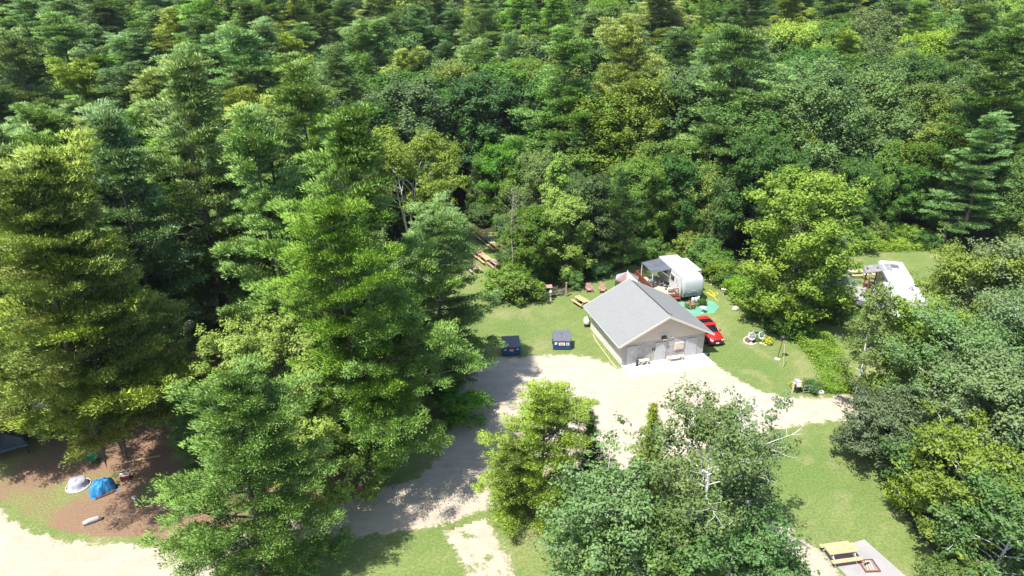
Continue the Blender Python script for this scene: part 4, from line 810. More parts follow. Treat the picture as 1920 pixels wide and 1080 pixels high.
q = at(256, 952); e = empty('site_marker', (q.x, q.y, 0), 0, 'short white-topped marker post right of the blue tarp', 'post'); MB().box((0, 0, .45), (.09, .09, .9)).build('post', 'weathered_wood', e); MB().box((0, -.02, .95), (.2, .12, .2)).build('sign_plate', 'white_paint', e, bevel=.01)
for (x, y, mt, rz, lb) in ((176, 868, 'chair_green', .4, 'green folding chair in pine shade above the blue tarp'),):
    q = at(x, y); ch = empty('folding_chair', (q.x, q.y, 0), rz, lb, 'chair'); MB().box((0, 0, .42), (.62, .55, .05)).build('seat', mt, ch); MB().box((0, .28, .8), (.62, .05, .7), rx=-.2).build('backrest', mt, ch)
    for i in (-1, 1): MB().beam((i * .3, -.28, 0), (i * .3, .28, .5), .03).beam((i * .3, .28, 0), (i * .3, -.28, .6), .03).build('leg_frame', 'dark_metal', ch); MB().box((i * .33, 0, .62), (.07, .5, .04)).build('armrest', mt, ch)
q = at(236, 898); e = empty('cooler', (q.x, q.y, 0), .3, 'dark red cooler with a white lid between the two front pine trunks', 'cooler'); MB().box((0, 0, .2), (.62, .38, .4), top=1.05).build('body', 'cooler_red', e, bevel=.02); MB().box((0, 0, .43), (.66, .42, .08)).build('lid', 'sticker_white', e, bevel=.02)
q = at(268, 862); e = empty('plank', (q.x, q.y, 0), .35, 'long pale plank lying in the needle litter behind the front pines', 'plank'); MB().box((0, 0, .08), (2.6, .14, .05)).build('board', 'raw_wood', e); MB().box((-1, 0, .03), (.1, .4, .06)).build('block', 'weathered_wood', e)
q = at(620, 863); e = empty('canoe', (q.x, q.y, 0), .62, 'overturned white canoe beside the folded white tarp under the pines', 'canoe')
ys_ = np.linspace(-1.5, 1.5, 13); loft([[(x_ * .30 * math.sqrt(max(.001, 1 - (y_ / 1.52) ** 2)), y_, .12 + z_ * .32 * math.sqrt(max(.001, 1 - (y_ / 1.52) ** 2))) for x_, z_ in ((-1, 0), (-.8, .6), (-.3, .95), (.3, .95), (.8, .6), (1, 0))] for y_ in ys_]).build('hull', 'rv_white', e, True).rotation_euler = (0, 0, -math.pi / 2)
MB().tube([(-1.45, 0, .15), (1.45, 0, .15)], .03, 6).build('gunwale', 'kayak_teal', e)
e, m = draped('white_tarp', 616, 849, 2.0, 1.4, .7, .6, 'rv_white', 'white tarp over a low pile beside the overturned canoe', 'tarp', 7, 4); m.build('tarp', 'sticker_white', e)
builds(MB().beam((-.8, -.5, .05), (.8, -.5, .05), .1), 'firewood', 'brown_post', e)
q = at(676, 915); e = empty('pink_cloth', (q.x, q.y, 0), .3, 'crumpled pink cloth at the foot of the big pine trunk', 'cloth'); m = MB()
m.lathe((0, 0, 0), [(.22, .0), (.20, .14), (.12, .45), (.03, .62)], 9, .8, .6); m.build('fabric', 'cloth_pink', e); MB().lathe((.12, -.2, 0), [(.12, 0), (.1, .06), (.02, .09)], 7).build('fold', 'cloth_pink', e)

# ------------------------------------------------------------------ trees
TREES = []
def wood(segs, rad_pairs, n=5):
    """tapered tubes from lists of polylines, vectorised enough"""
    m = MB()
    for pts, (r0, r1) in zip(segs, rad_pairs):
        k = len(pts); m.tube(pts, [r0 + (r1 - r0) * i / (k - 1) for i in range(k)], n, False)
    return m
def pine_mesh(seed, H, R, base=.22, ds=.75, nb=(4, 6), puff=.55, blades=80, bl_=.30, bw=.05, rise=.25, droop=.12, gap=.12, shape=.75, top=.3, spread=1.0, flat=.42, cone=0, dead=0, lean=(0, 0), low=.62):
    rg = np.random.default_rng(seed); zb = H * base; z = zb; wsegs = []; wr = []; PC = []; PD = []; PR = []; PV = []
    lx, ly = lean
    tx = lambda zz: np.array([lx * (zz / H) ** 1.6 + .12 * math.sin(zz * .5 + seed), ly * (zz / H) ** 1.6 + .12 * math.cos(zz * .43 + seed), zz])
    r0 = .014 * H + .03
    wsegs.append([tuple(tx(q)) for q in np.linspace(-.3, H * .97, 9)]); wr.append((r0, .03))
    while z < H * .985:
        t = (z - zb) / (H - zb); k = rg.integers(nb[0], nb[1] + 1); a0 = rg.uniform(0, 6.28)
        for i in range(k):
            if rg.random() < gap * (1 - t): continue
            az = a0 + 6.283 * i / k + rg.normal(0, .25)
            prof = (1 - t) ** shape * min(1, low + 1.6 * t) if not cone else (1 - t) ** .95
            az_v = 1 + .22 * math.sin(az * 2 + seed) + .20 * math.sin(az + seed * 1.7 + t * 5) + .12 * math.sin(az * 3 + seed * 2 + t * 4)
            ln = max(top, R * prof * az_v * rg.uniform(.55, 1.2)) * (1 + (.28 if rg.random() < .10 and t > .2 else 0))
            el = rise * (.2 + 2.6 * t * t) - droop * (1 - t) + rg.normal(0, .07); zz = z + rg.uniform(-.3, .3) * ds
            d = np.array([math.cos(az), math.sin(az), 0]); o = tx(zz); pts = []
            ns = 5
            for s in np.linspace(0, 1, ns): pts.append(o + d * ln * s * math.cos(el) + np.array([0, 0, ln * (math.sin(el) * s + .14 * s * s - (.10 * s if cone else 0))]))
            pts = np.array(pts); wsegs.append([tuple(q) for q in pts]); wr.append((.018 + .012 * ln, .008))
            side = np.array([-d[1], d[0], 0]); npf = max(1, int(ln * 1.9 * spread / (puff / .8) + .5))
            s0 = .30 if ln > 1.4 else .05
            for j in range(npf):
                s = s0 + (1 - s0) * ((j + rg.random()) / npf) ** .8; p = pts[0] * 0
                fi = s * (ns - 1); i0 = min(int(fi), ns - 2); p = pts[i0] * (1 - (fi - i0)) + pts[i0 + 1] * (fi - i0)
                wd = ln * .34 * math.sin(min(1, s * 1.02) ** 1.1 * 2.6 + .25) + .1; off = rg.uniform(-1, 1) * wd
                pd = d + side * off / max(wd, .1) * .7
                p = p + side * off + np.array([0, 0, rg.normal(0, .07) + .05])
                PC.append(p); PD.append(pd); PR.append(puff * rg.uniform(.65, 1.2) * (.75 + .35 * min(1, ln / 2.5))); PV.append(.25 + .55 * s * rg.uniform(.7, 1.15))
        z += ds * rg.uniform(.8, 1.2) * (1 if t < .75 else .7)
    # leader
    for q in np.linspace(.93, 1.0, 4): PC.append(tx(H * q)); PD.append(np.array([0, 0, 1.])); PR.append(puff * .5); PV.append(.7)
    C = np.array(PC); D = np.array(PD); D /= np.linalg.norm(D, axis=1)[:, None]; Rr = np.array(PR); Vv = np.array(PV); n = len(C)
    ci = np.repeat(np.arange(n), blades); N_ = len(ci); u = rg.normal(size=(N_, 3)); u /= np.linalg.norm(u, axis=1)[:, None]; u[:, 2] = np.where(u[:, 2] < -.15, -u[:, 2], u[:, 2])
    rad = rg.random(N_) ** .45; k2 = rg.integers(0, 7, N_); off = rg.normal(0, .34, (n, 7, 3))
    P = C[ci] + (u * rad[:, None] * .55 + off[ci, k2]) * Rr[ci][:, None] * np.array([1, 1, flat])
    dr = u * .75 + D[ci] * .65 + np.array([0, 0, .35]) + rg.normal(0, .28, (N_, 3)); dr /= np.linalg.norm(dr, axis=1)[:, None]
    sdv = np.cross(dr, rg.normal(size=(N_, 3))); sdv /= np.maximum(np.linalg.norm(sdv, axis=1), 1e-6)[:, None]
    l_ = bl_ * rg.uniform(.6, 1.25, N_); w_ = bw * rg.uniform(.7, 1.3, N_)
    V = np.stack([P - sdv * w_[:, None] * .5, P + sdv * w_[:, None] * .5, P + dr * l_[:, None]], 1).reshape(-1, 3)
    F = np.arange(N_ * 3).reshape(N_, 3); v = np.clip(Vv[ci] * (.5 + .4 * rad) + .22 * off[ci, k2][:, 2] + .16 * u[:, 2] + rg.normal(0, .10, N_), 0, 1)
    out = u * np.array([.9, .9, 1.1]) + np.array([0, 0, .35]) + dr * .25; V, nn = face_out(V, 3, out)
    return wood(wsegs, wr), V, F, np.repeat(v, 3), nn
def leafy_mesh(seed, H, R, base=.25, limbs=11, sub=4, clump=.85, lpc=90, ls=.13, up=.9, asp=.62, shape='round', gap=.0, stems=1, dead=0, flat=.7, lean=(0, 0), inner=.35, top_narrow=.0):
    rg = np.random.default_rng(seed); segs = []; wr = []; C = []; CR = []; CV = []
    zb = H * base; r0 = .012 * H + .03; tops = []
    for s in range(stems):
        a = 6.28 * s / stems + seed; sp = (0 if stems == 1 else R * .45); Hs = H * (1 if s == 0 else rg.uniform(.8, .95))
        f = lambda zz, a=a, sp=sp, Hs=Hs: np.array([math.cos(a) * sp * (zz / H) ** 1.3 + lean[0] * (zz / H) ** 1.5 + .10 * math.sin(zz * .9 + seed + s), math.sin(a) * sp * (zz / H) ** 1.3 + lean[1] * (zz / H) ** 1.5 + .1 * math.cos(zz * .8 + s), zz])
        segs.append([tuple(f(q)) for q in np.linspace(-.25, Hs * .93, 9)]); wr.append((r0 * (1 if stems == 1 else .7), .02)); tops.append((f, Hs))
    for li in range(limbs):
        f, Hs = tops[li % stems]; t = (li + rg.uniform(.1, .9)) / limbs; z0 = zb * .8 + (Hs * .88 - zb * .8) * t ** .9
        az = li * 2.39996 + rg.normal(0, .35)
        zc = t
        if shape == 'round': prof = math.sqrt(max(.05, 1 - (1.75 * (zc - .42)) ** 2)) if zc > .42 else math.sqrt(max(.2, 1 - (1.35 * (zc - .42)) ** 2))
        elif shape == 'column': prof = .9 - .45 * zc
        elif shape == 'vase': prof = .45 + .75 * zc - .65 * max(0, zc - .75) * 2
        else: prof = (1 - zc) ** .8
        prof *= 1 - top_narrow * zc
        ln = max(.5, R * prof * rg.uniform(.72, 1.15)); el = rg.uniform(.25, .55) + .5 * t * up
        o = f(z0); d = np.array([math.cos(az) * math.cos(el), math.sin(az) * math.cos(el), math.sin(el)]); ee = ln / max(.35, math.cos(el))
        ee = min(ee, ln * 1.5); pts = [o + d * ee * s + np.array([0, 0, -.12 * ee * s * s]) + rg.normal(0, .04 * ee, 3) * s for s in np.linspace(0, 1, 5)]
        segs.append([tuple(q) for q in pts]); wr.append((.012 + .010 * ln, .007))
        if rg.random() < gap: continue
        isdead = rg.random() < dead
        for k in range(sub):
            s = rg.uniform(.35, 1.0) if k else 1.0; i0 = min(int(s * 4), 3); b0 = pts[i0] * (1 - (s * 4 - i0)) + pts[i0 + 1] * (s * 4 - i0)
            sl = ln * rg.uniform(.22, .5) * (1.2 - s * .4); dd = d + rg.normal(0, .75, 3); dd[2] = abs(dd[2]) * .5 + .05; dd /= np.linalg.norm(dd); e = b0 + dd * sl
            segs.append([tuple(b0), tuple((b0 + e) / 2 + rg.normal(0, .05, 3)), tuple(e)]); wr.append((.013 + .004 * sl, .005))
            if isdead: continue
            for c_, rr in ((e, 1.0), ((b0 + e) / 2, .75)):
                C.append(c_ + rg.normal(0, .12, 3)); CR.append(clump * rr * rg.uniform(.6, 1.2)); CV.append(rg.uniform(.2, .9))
        C.append(pts[3] if not isdead else pts[1]); CR.append(clump * (.8 if not isdead else .2)); CV.append(.3)
    for f, Hs in tops:
        for q in (.86, .92, .97): C.append(f(Hs * q) + rg.normal(0, .15, 3)); CR.append(clump * .7); CV.append(.7)
        if inner:
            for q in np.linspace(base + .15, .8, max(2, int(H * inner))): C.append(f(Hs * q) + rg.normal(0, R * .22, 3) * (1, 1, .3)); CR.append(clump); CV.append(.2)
    C = np.array(C); CR = np.array(CR); CV = np.array(CV); n = len(C); ci = np.repeat(np.arange(n), lpc); N_ = len(ci)
    keep = rg.random(N_) < np.clip((CR[ci] / clump) ** 1.7, .08, 1.3) / 1.1; ci = ci[keep]; N_ = len(ci)
    u = rg.normal(size=(N_, 3)); u /= np.linalg.norm(u, axis=1)[:, None]; rad = rg.random(N_) ** .5
    # lumpy clumps: a second level of small sprays
    k2 = rg.integers(0, 6, N_); off = rg.normal(0, .5, (n, 6, 3)); P = C[ci] + (u * rad[:, None] * .58 + off[ci, k2]) * CR[ci][:, None] * np.array([1, 1, flat])
    Nn = u * .7 + np.array([0, 0, .75]) + rg.normal(0, .45, (N_, 3)); S = ls * rg.uniform(.65, 1.3, N_)
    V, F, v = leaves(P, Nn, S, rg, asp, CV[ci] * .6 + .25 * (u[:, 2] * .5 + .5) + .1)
    ctr = np.array([0, 0, H * (base * .5 + .45)]); gl = P - ctr; gl /= np.maximum(np.linalg.norm(gl, axis=1), 1e-6)[:, None]
    so = off[ci, k2]; so = so / np.maximum(np.linalg.norm(so, axis=1), .3)[:, None]; V, nn = face_out(V, 4, so * .75 + u * .3 + gl * .45 + np.array([0, 0, .4]))
    return wood(segs, wr), V, F, v, nn
PROTO = {}
def make_tree(key, kind_name, gen, args, bark, leafm):
    w_, V, F, v, nn = gen(**args)
    e = bpy.data.objects.new(kind_name, None); COL.objects.link(e); e.empty_display_size = .5
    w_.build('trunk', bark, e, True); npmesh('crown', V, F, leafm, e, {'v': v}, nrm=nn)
    PROTO[key] = (e, args['H'], [False]); return e
def put(key, x, y, H=None, rz=0, label=None, cat='tree', group=None, leafm=None, wide=1.0, z=None):
    e, H0, used = PROTO[key]
    if not used[0]: o = e; used[0] = True; src = None
    else: o = copy_tree_fast(e)
    s = (H / H0) if H else 1; o.location = (x, y, float(hgt(x, y)) - .02 if z is None else z); h_ = (x * 12.9898 + y * 78.233) % 1.0; g_ = (x * 39.3 + y * 11.1) % 1.0; o.rotation_euler = ((h_ - .5) * .09 * (group is not None), (g_ - .5) * .09 * (group is not None), rz); o.scale = (s * wide * (.9 + .2 * g_), s * wide * (.9 + .2 * h_), s)
    tag(o, label, cat, group)
    if group is None and 'group' in o: del o['group']
    return o
KIDS = {}
def copy_tree_fast(e):
    c = e.copy(); COL.objects.link(c)
    if e.name not in KIDS: KIDS[e.name] = list(e.children)
    for ch in KIDS[e.name]:
        d = ch.copy(); COL.objects.link(d); d.parent = c
    return c

def where(tx, ty, H):
    """ground spot of a tree H metres tall whose top the photograph shows at that pixel"""
    p = at(tx, ty, H); return p.x, p.y
# --- the big trees one can tell apart, each grown on its own
def solo(name, tx, ty, H, wpx, gen, bark, leafm, label, seed, base_px=None, xy=None, **kw):
    if xy: x, y = xy
    elif base_px: q = at(*base_px); x, y = q.x, q.y
    else: x, y = where(tx, ty, H)
    dist = math.sqrt(x * x + y * y + (HCAM - H * .6) ** 2); R = wpx / 2 / FPX * dist * (.92 if gen is pine_mesh else .76)
    args = dict(seed=seed, H=H, R=R); args.update(kw)
    make_tree('solo%d_%s' % (seed, name), name, gen, args, bark, leafm); return put('solo%d_%s' % (seed, name), x, y, None, 0, label)
PB = dict(puff=.82, blades=330, bl_=.18, bw=.070, flat=.36)
S = solo; PM, LM = pine_mesh, leafy_mesh
S('white_pine', 0, 0, 25, 345, PM, 'pine_bark', 'pine_needles_olive', 'tall yellow-green pine rising from the big trunk beside the blue tarp', 11, base_px=(217, 937), base=.30, gap=.26, ds=1.6, shape=.5, nb=(5, 7), **PB)
S('white_pine', 0, 0, 22, 320, PM, 'pine_bark', 'pine_needles_olive', 'pine with the slimmer dark trunk right of the big trunk by the blue tarp', 12, base_px=(252, 916), base=.30, gap=.25, ds=1.4, shape=.5, **PB)
S('white_pine', 0, 0, 15.3, 350, PM, 'pine_bark', 'pine_needles', 'broad bright green pine filling the bottom left foreground in front of the campsite', 13, xy=(-15.3, 31.8), base=.05, ds=1.15, gap=.05, shape=.5, nb=(5, 7), **PB)
S('white_pine', 0, 0, 22.5, 400, PM, 'pine_bark', 'pine_needles', 'large bright green pine on the left of two trunks at the road edge', 14, base_px=(683, 908), base=.12, gap=.08, ds=1.3, shape=.55, nb=(5, 7), low=.25, **PB)
S('white_pine', 0, 0, 15.5, 380, PM, 'pine_bark', 'pine_needles', 'sparser pine on the right of two road-edge trunks, one bough over the gravel', 15, base_px=(725, 905), base=.22, gap=.2, ds=1.25, shape=.45, lean=(1.6, .6), **PB)
S('white_pine', 0, 0, 16.8, 258, PM, 'pine_bark', 'pine_needles_blue', 'blue-green spreading pine between the birch and the lawn with dumpsters', 16, xy=(-7.0, 55.5), base=.10, gap=.06, ds=1.15, shape=.42, nb=(5, 7), lean=(1.0, 0), **PB)
S('white_pine', 0, 0, 10.6, 250, PM, 'pine_bark', 'pine_needles_olive', 'medium yellow-green pine on the grass corner between the road and the grassy track', 17, xy=(2.0, 37.6), base=.07, gap=.05, ds=.85, shape=.5, puff=.62, blades=260, bl_=.15, bw=.055, flat=.4)
S('white_pine', 0, 0, 7.2, 120, PM, 'pine_bark', 'pine_needles_olive', 'small pine with a bare lower trunk, left of the medium pine at the grassy track', 18, xy=(-.2, 37.3), base=.35, gap=.05, ds=.5, shape=.55, puff=.55, blades=240, bl_=.15, bw=.055, flat=.4)
S('red_pine', 1110, 775, 8.0, 78, PM, 'pine_bark', 'pine_needles_dark', 'narrow dark young pine behind the medium pine, standing against the gravel', 19, base=.1, gap=.05, ds=.45, shape=.8, rise=.75, puff=.34, blades=55, bl_=.28, bw=.04)
S('red_pine', 1229, 762, 8.3, 66, PM, 'pine_bark', 'pine_needles_olive', 'narrow young pine poking up left of the aspen against the gravel', 20, base=.1, gap=.05, ds=.45, shape=.8, rise=.8, puff=.32, blades=55, bl_=.28, bw=.04)
AS = dict(clump=.62, lpc=62, ls=.105, limbs=34, sub=6, flat=.9)
S('aspen', 1290, 775, 12.5, 300, LM, 'white_bark', 'aspen_leaves', 'tall grey-green aspen with a white trunk at the bottom centre', 21, base_px=(1301, 1075), base=.18, shape='round', **AS)
S('aspen', 1140, 890, 9.5, 240, LM, 'white_bark', 'aspen_leaves', 'lower aspen left of the tall one, in front of the medium pine', 22, base=.12, shape='round', **AS)
S('aspen', 1440, 830, 11, 190, LM, 'white_bark', 'leaves_grey_green', 'thin-crowned aspen with bare grey limbs reaching right over the lawn', 23, xy=(14.6, 34.0), base=.18, shape='vase', clump=.55, lpc=46, ls=.10, limbs=30, sub=6, dead=.35, flat=.9)
S('aspen', 1340, 960, 6.5, 230, LM, 'white_bark', 'aspen_leaves', 'low leafy aspen clump at the bottom edge between the two tall aspens', 24, xy=(13.0, 30.6), base=.1, shape='round', **AS)
S('aspen', 1150, 1010, 6, 230, LM, 'white_bark', 'aspen_leaves', 'low bushy aspen at the bottom edge left of the tall aspen trunk', 25, xy=(7.4, 31.0), base=.05, shape='round', **AS)
S('aspen', 1490, 1030, 3.6, 120, LM, 'white_bark', 'leaves_grey_green', 'short leafy shoots at the bottom edge beside the tan picnic table', 26, xy=(15.6, 30.2), base=.1, shape='round', **AS)
S('yellowing_tree', 505, 625, 12.5, 330, LM, 'grey_bark', 'birch_leaves', 'golden-green broadleaf tree between the foreground pine and the two road-edge pines', 27, base=.10, clump=.8, lpc=270, ls=.10, limbs=34, sub=6)
S('yellowing_tree', 600, 775, 8, 190, LM, 'grey_bark', 'birch_leaves', 'smaller golden-green tree in front of the taller golden-green one, near the canoe', 28, base=.05, clump=.6, lpc=100, ls=.10, limbs=22, sub=6)
S('birch', 780, 252, 16.8, 225, LM, 'white_bark', 'birch_leaves', 'golden-topped birch with several white stems showing, behind the blue-green pine', 29, xy=(-14.2, 89), base=.42, stems=4, clump=1.05, lpc=210, ls=.12, limbs=34, sub=6, shape='round', inner=0)
S('birch', 1605, 522, 12.8, 110, LM, 'white_bark', 'leaves_golden_green', 'slender golden birch with a bare white trunk at the right end of the gravel lot', 30, xy=(30.3, 51.2), base=.25, clump=.5, lpc=52, ls=.10, limbs=30, sub=5, shape='column', inner=0, flat=.8)
S('ash_tree', 1650, 575, 11.2, 150, LM, 'grey_bark', 'leaves_yellow_green', 'light green tree just right of the white birch trunk', 31, xy=(34.6, 50.0), base=.15, clump=.7, lpc=90, ls=.11, limbs=30, sub=6, shape='round')
S('maple', 1480, 320, 18, 200, LM, 'grey_bark', 'maple_leaves_lime', 'large bright lime maple right of the travel trailer and the lawn', 32, xy=(30.0, 67.0), base=.08, clump=1.05, lpc=150, ls=.145, limbs=46, sub=7, shape='round')
S('spruce', 1583, 448, 8.2, 66, PM, 'grey_bark', 'spruce_needles_blue', 'blue spruce between the lime maple and the white-roofed camper', 33, base=.03, gap=0, ds=.38, nb=(6, 8), cone=1, puff=.34, blades=42, bl_=.2, bw=.045, rise=.02, droop=.1)
S('dense_bush', 1632, 752, 5.6, 150, LM, 'grey_bark', 'shrub_leaves_dark_grey', 'rounded dark grey-green bush tree at the right end of the lower lawn', 34, xy=(28.4, 43.6), base=.12, clump=.62, lpc=120, ls=.085, limbs=36, sub=7, shape='round')
S('locust', 1868, 465, 12.5, 190, LM, 'grey_bark', 'leaves_yellow_green', 'wide pale yellow-green tree over the right end of the white-roofed camper', 35, base=.15, stems=3, clump=.95, lpc=110, ls=.12, limbs=44, sub=6, shape='round')
S('locust', 1860, 480, 14, 190, LM, 'grey_bark', 'leaves_grey_green', 'greyish tall tree at the right edge behind the grey-green aspens', 36, xy=(46, 56), base=.15, clump=.95, lpc=100, ls=.12, limbs=36, sub=6, shape='round')
S('aspen', 1735, 610, 11, 210, LM, 'white_bark', 'leaves_grey_green', 'grey-green aspen above the rocky ground on the right', 37, xy=(34.6, 46.8), base=.2, clump=.8, lpc=90, ls=.11, limbs=36, sub=6, shape='round')
S('aspen', 1885, 640, 12.5, 210, LM, 'white_bark', 'leaves_grey_green', 'silvery grey-green aspen at the right edge', 38, xy=(42, 48), base=.2, clump=.8, lpc=90, ls=.11, limbs=36, sub=6, shape='round')
S('oak', 1830, 720, 11, 220, LM, 'grey_bark', 'leaves_grey_green', 'dense grey-green tree right of the dark grey-green bush tree', 39, xy=(33.6, 40.0), base=.12, clump=.75, lpc=110, ls=.11, limbs=40, sub=6, shape='round')
S('yellowing_tree', 1790, 830, 7.8, 190, LM, 'white_bark', 'leaves_golden_green', 'yellow-tinged tree with a short white trunk at the lower right lawn edge', 40, base_px=(1772, 1016), base=.2, clump=.6, lpc=80, ls=.10, limbs=34, sub=6, shape='round')
S('aspen', 1890, 800, 11.5, 200, LM, 'white_bark', 'leaves_grey_green', 'tall grey-green aspen at the lower right edge', 41, xy=(36.5, 36.8), base=.15, **AS)
S('aspen', 1880, 960, 7, 190, LM, 'white_bark', 'aspen_leaves', 'leafy aspen in the bottom right corner', 42, xy=(30.5, 32.0), base=.05, **AS)
S('sapling', 1650, 1000, 1.8, 90, LM, 'grey_bark', 'leaves_mid_green', 'low leafy sapling at the bottom edge right of the fire pit', 43, xy=(27.4, 31.2), base=.0, clump=.5, lpc=90, ls=.09, limbs=18, sub=5)
S('oak', 1745, 820, 5.5, 150, LM, 'grey_bark', 'leaves_dark_green', 'smaller dark oak between the round bush tree and the yellow-tinged tree', 44, xy=(30.6, 39.2), base=.1, clump=.6, lpc=90, ls=.10, limbs=26, sub=6)
S('bushy_tree', 972, 440, 9.6, 110, LM, 'grey_bark', 'leaves_mid_green', 'bushy green tree at the left end of the thicket beside the picnic tables', 45, xy=(2.2, 79.6), base=.02, clump=.75, lpc=130, ls=.115, limbs=34, sub=7, shape='round')
S('bushy_tree', 1050, 415, 10.8, 125, LM, 'grey_bark', 'leaves_yellow_green', 'taller light green bushy tree behind the little roofed shelter', 46, xy=(7.0, 81.2), base=.02, clump=.8, lpc=130, ls=.115, limbs=34, sub=7, shape='round')
S('poplar', 1045, 300, 15.5, 70, LM, 'grey_bark', 'leaves_yellow_green', 'narrow yellow-green poplar standing up from the thicket behind the lawn', 47, xy=(5.8, 86), base=.1, clump=.7, lpc=110, ls=.12, limbs=30, sub=6, shape='column')
S('white_pine', 1165, 400, 13.5, 110, PM, 'pine_bark', 'pine_needles_dark', 'dark pine behind the worn gazebo', 48, xy=(13.6, 82.0), base=.12, ds=.6, gap=.1, puff=.5, blades=50, bl_=.28, bw=.055)
S('maple', 1110, 370, 13, 110, LM, 'grey_bark', 'leaves_dark_green', 'dark green maple between the thicket and the pine behind the gazebo', 49, xy=(10.4, 84), base=.08, clump=.9, lpc=130, ls=.13, limbs=34, sub=6, shape='round')

# --- pines of the left campsite: a few meshes, copied
for i in range(5):
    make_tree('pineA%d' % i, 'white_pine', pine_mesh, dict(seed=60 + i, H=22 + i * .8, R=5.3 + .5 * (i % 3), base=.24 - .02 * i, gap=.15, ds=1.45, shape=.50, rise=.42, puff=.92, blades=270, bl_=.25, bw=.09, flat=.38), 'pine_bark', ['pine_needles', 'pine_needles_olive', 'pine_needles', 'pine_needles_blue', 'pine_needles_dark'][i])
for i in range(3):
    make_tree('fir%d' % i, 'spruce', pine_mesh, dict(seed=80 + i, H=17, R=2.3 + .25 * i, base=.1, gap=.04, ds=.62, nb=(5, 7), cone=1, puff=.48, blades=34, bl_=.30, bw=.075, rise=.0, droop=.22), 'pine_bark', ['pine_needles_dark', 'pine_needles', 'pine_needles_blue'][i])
LV = ['leaves_mid_green', 'leaves_yellow_green', 'leaves_grey_green', 'leaves_dark_green', 'maple_leaves_lime', 'leaves_mid_green', 'leaves_golden_green', 'leaves_grey_green']
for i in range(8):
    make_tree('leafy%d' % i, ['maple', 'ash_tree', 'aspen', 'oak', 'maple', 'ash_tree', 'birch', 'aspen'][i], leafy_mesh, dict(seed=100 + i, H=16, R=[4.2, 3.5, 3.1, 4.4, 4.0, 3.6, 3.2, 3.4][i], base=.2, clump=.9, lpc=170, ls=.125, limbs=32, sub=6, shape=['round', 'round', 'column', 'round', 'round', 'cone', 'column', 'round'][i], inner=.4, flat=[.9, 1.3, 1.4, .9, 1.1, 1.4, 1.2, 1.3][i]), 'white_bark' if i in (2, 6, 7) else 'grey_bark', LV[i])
make_tree('snag', 'dead_tree', leafy_mesh, dict(seed=190, H=14, R=2.6, base=.3, clump=.3, lpc=8, ls=.1, limbs=26, sub=5, dead=1.0, inner=0), 'dead_bark', 'leaves_grey_green')
camp = [(133, 800, 25, 0, 'tall pine with its trunk left of the parked pickup'), (172, 797, 23, 1, 'tall pine with its trunk just right of the pickup'), (190, 800, 24, 2, 'tall pine whose trunk stands third from left near the pickup'), (230, 775, 24, 0, 'tall pine between the pickup and the foreground pine'),
        (98, 728, 24, 1, 'tall pine standing in front of the left end of the camper at the far left'), (144, 690, 23, 3, 'tall pine standing behind the camper at the far left'), (211, 672, 24, 2, 'tall pine by the left end of the shaded camper'), (341, 622, 23, 0, 'tall pine standing right in front of the farthest left camper'),
        (435, 612, 24, 2, 'tall pine with a stout dark trunk beside the patch of sunlit brown ground'), (468, 622, 21, 3, 'tall pine with a thin dark trunk in front of the sunlit brown ground'), (40, 860, 22, 1, 'tall pine at the left edge above the tarped shelter'), (-80, 880, 24, 0, 'tall pine reaching in from beyond the left edge'),
        (560, 640, 23, 0, 'tall pine behind the left road-edge pine, its top rising above it'), (640, 560, 21, 2, 'tall pine between the birch and the road-edge pines'), (20, 640, 23, 2, 'tall pine at the left edge behind the campers'), (270, 590, 22, 1, 'tall pine behind the farthest left camper'), (392, 655, 22, 0, 'tall pine between the shaded camper and the stout dark trunk'), (300, 735, 20, 2, 'tall pine in front of the shaded camper, behind the foreground pine'), (520, 590, 23, 1, 'tall pine beyond the sunlit brown ground'), (60, 760, 22, 3, 'tall pine at the left edge behind the tarped shelter'), (170, 600, 23, 0, 'tall pine beyond the camper at the far left'), (-60, 700, 24, 2, 'tall pine on the left margin behind the others')]
rn = random.Random(5)
for j, (x, y, H, k_, lb) in enumerate(camp):
    q = at(x, y); put('pineA%d' % k_, q.x, q.y, H, rn.uniform(0, 6.28), lb, group='tall pines around the left campsites')
for (x, y, H, k_, lb) in ((1185, 468, 13, 0, 'mid green tree behind the gazebo, right of the dark pine'), (1225, 462, 12, 5, 'pointed green tree directly behind the metal awning'), (1268, 462, 13, 3, 'dark green tree directly behind the travel trailer'), (1310, 464, 12, 1, 'yellow-green tree behind the trailer slide-out'), (1345, 478, 11, 2, 'slender grey-green tree between the travel trailer and the lime maple'), (1240, 448, 15, 0, 'mid green tree rising behind the ones at the travel trailer'), (1580, 452, 12, 3, 'dark green tree behind the blue spruce'), (1640, 432, 14, 5, 'pointed green tree behind the weeds of the right clearing'), (1720, 436, 14, 0, 'mid green tree behind the white-roofed camper')):
    q = at(x, y); put('leafy%d' % k_, q.x, q.y, H, x * .3, lb)
for (x, y, H, k_, lb) in ((560, 140, 27, 0, 'very tall pine whose top rises highest left of the golden-topped birch'), (640, 235, 26, 2, 'very tall pine just left of the golden-topped birch'), (470, 225, 25, 0, 'very tall pine between the two highest pines left of centre'), (335, 140, 28, 2, 'very tall full green pine left of centre, rising above the far-left camper'), (195, 215, 26, 3, 'very tall pine at the left above the three trunks by the pickup'), (75, 300, 25, 1, 'tall yellowish green pine at the left edge above the tarped shelter')):
    put('pineA%d' % k_, *where(x, y, H), H, x * .7, lb, wide=.95)
q = at(325, 800); put('pineA3', q.x, q.y, 12, 2.0, 'small bluish pine hiding the front of the shaded camper', wide=1.4)
put('leafy6', *where(330, 700, 7.5), 7.5, 1.0, 'small yellow-green tree left of the golden-green broadleaf tree'); put('pineA3', *where(360, 720, 9), 9, 2.0, 'small blue-green pine behind the foreground pine at the left', wide=1.5)
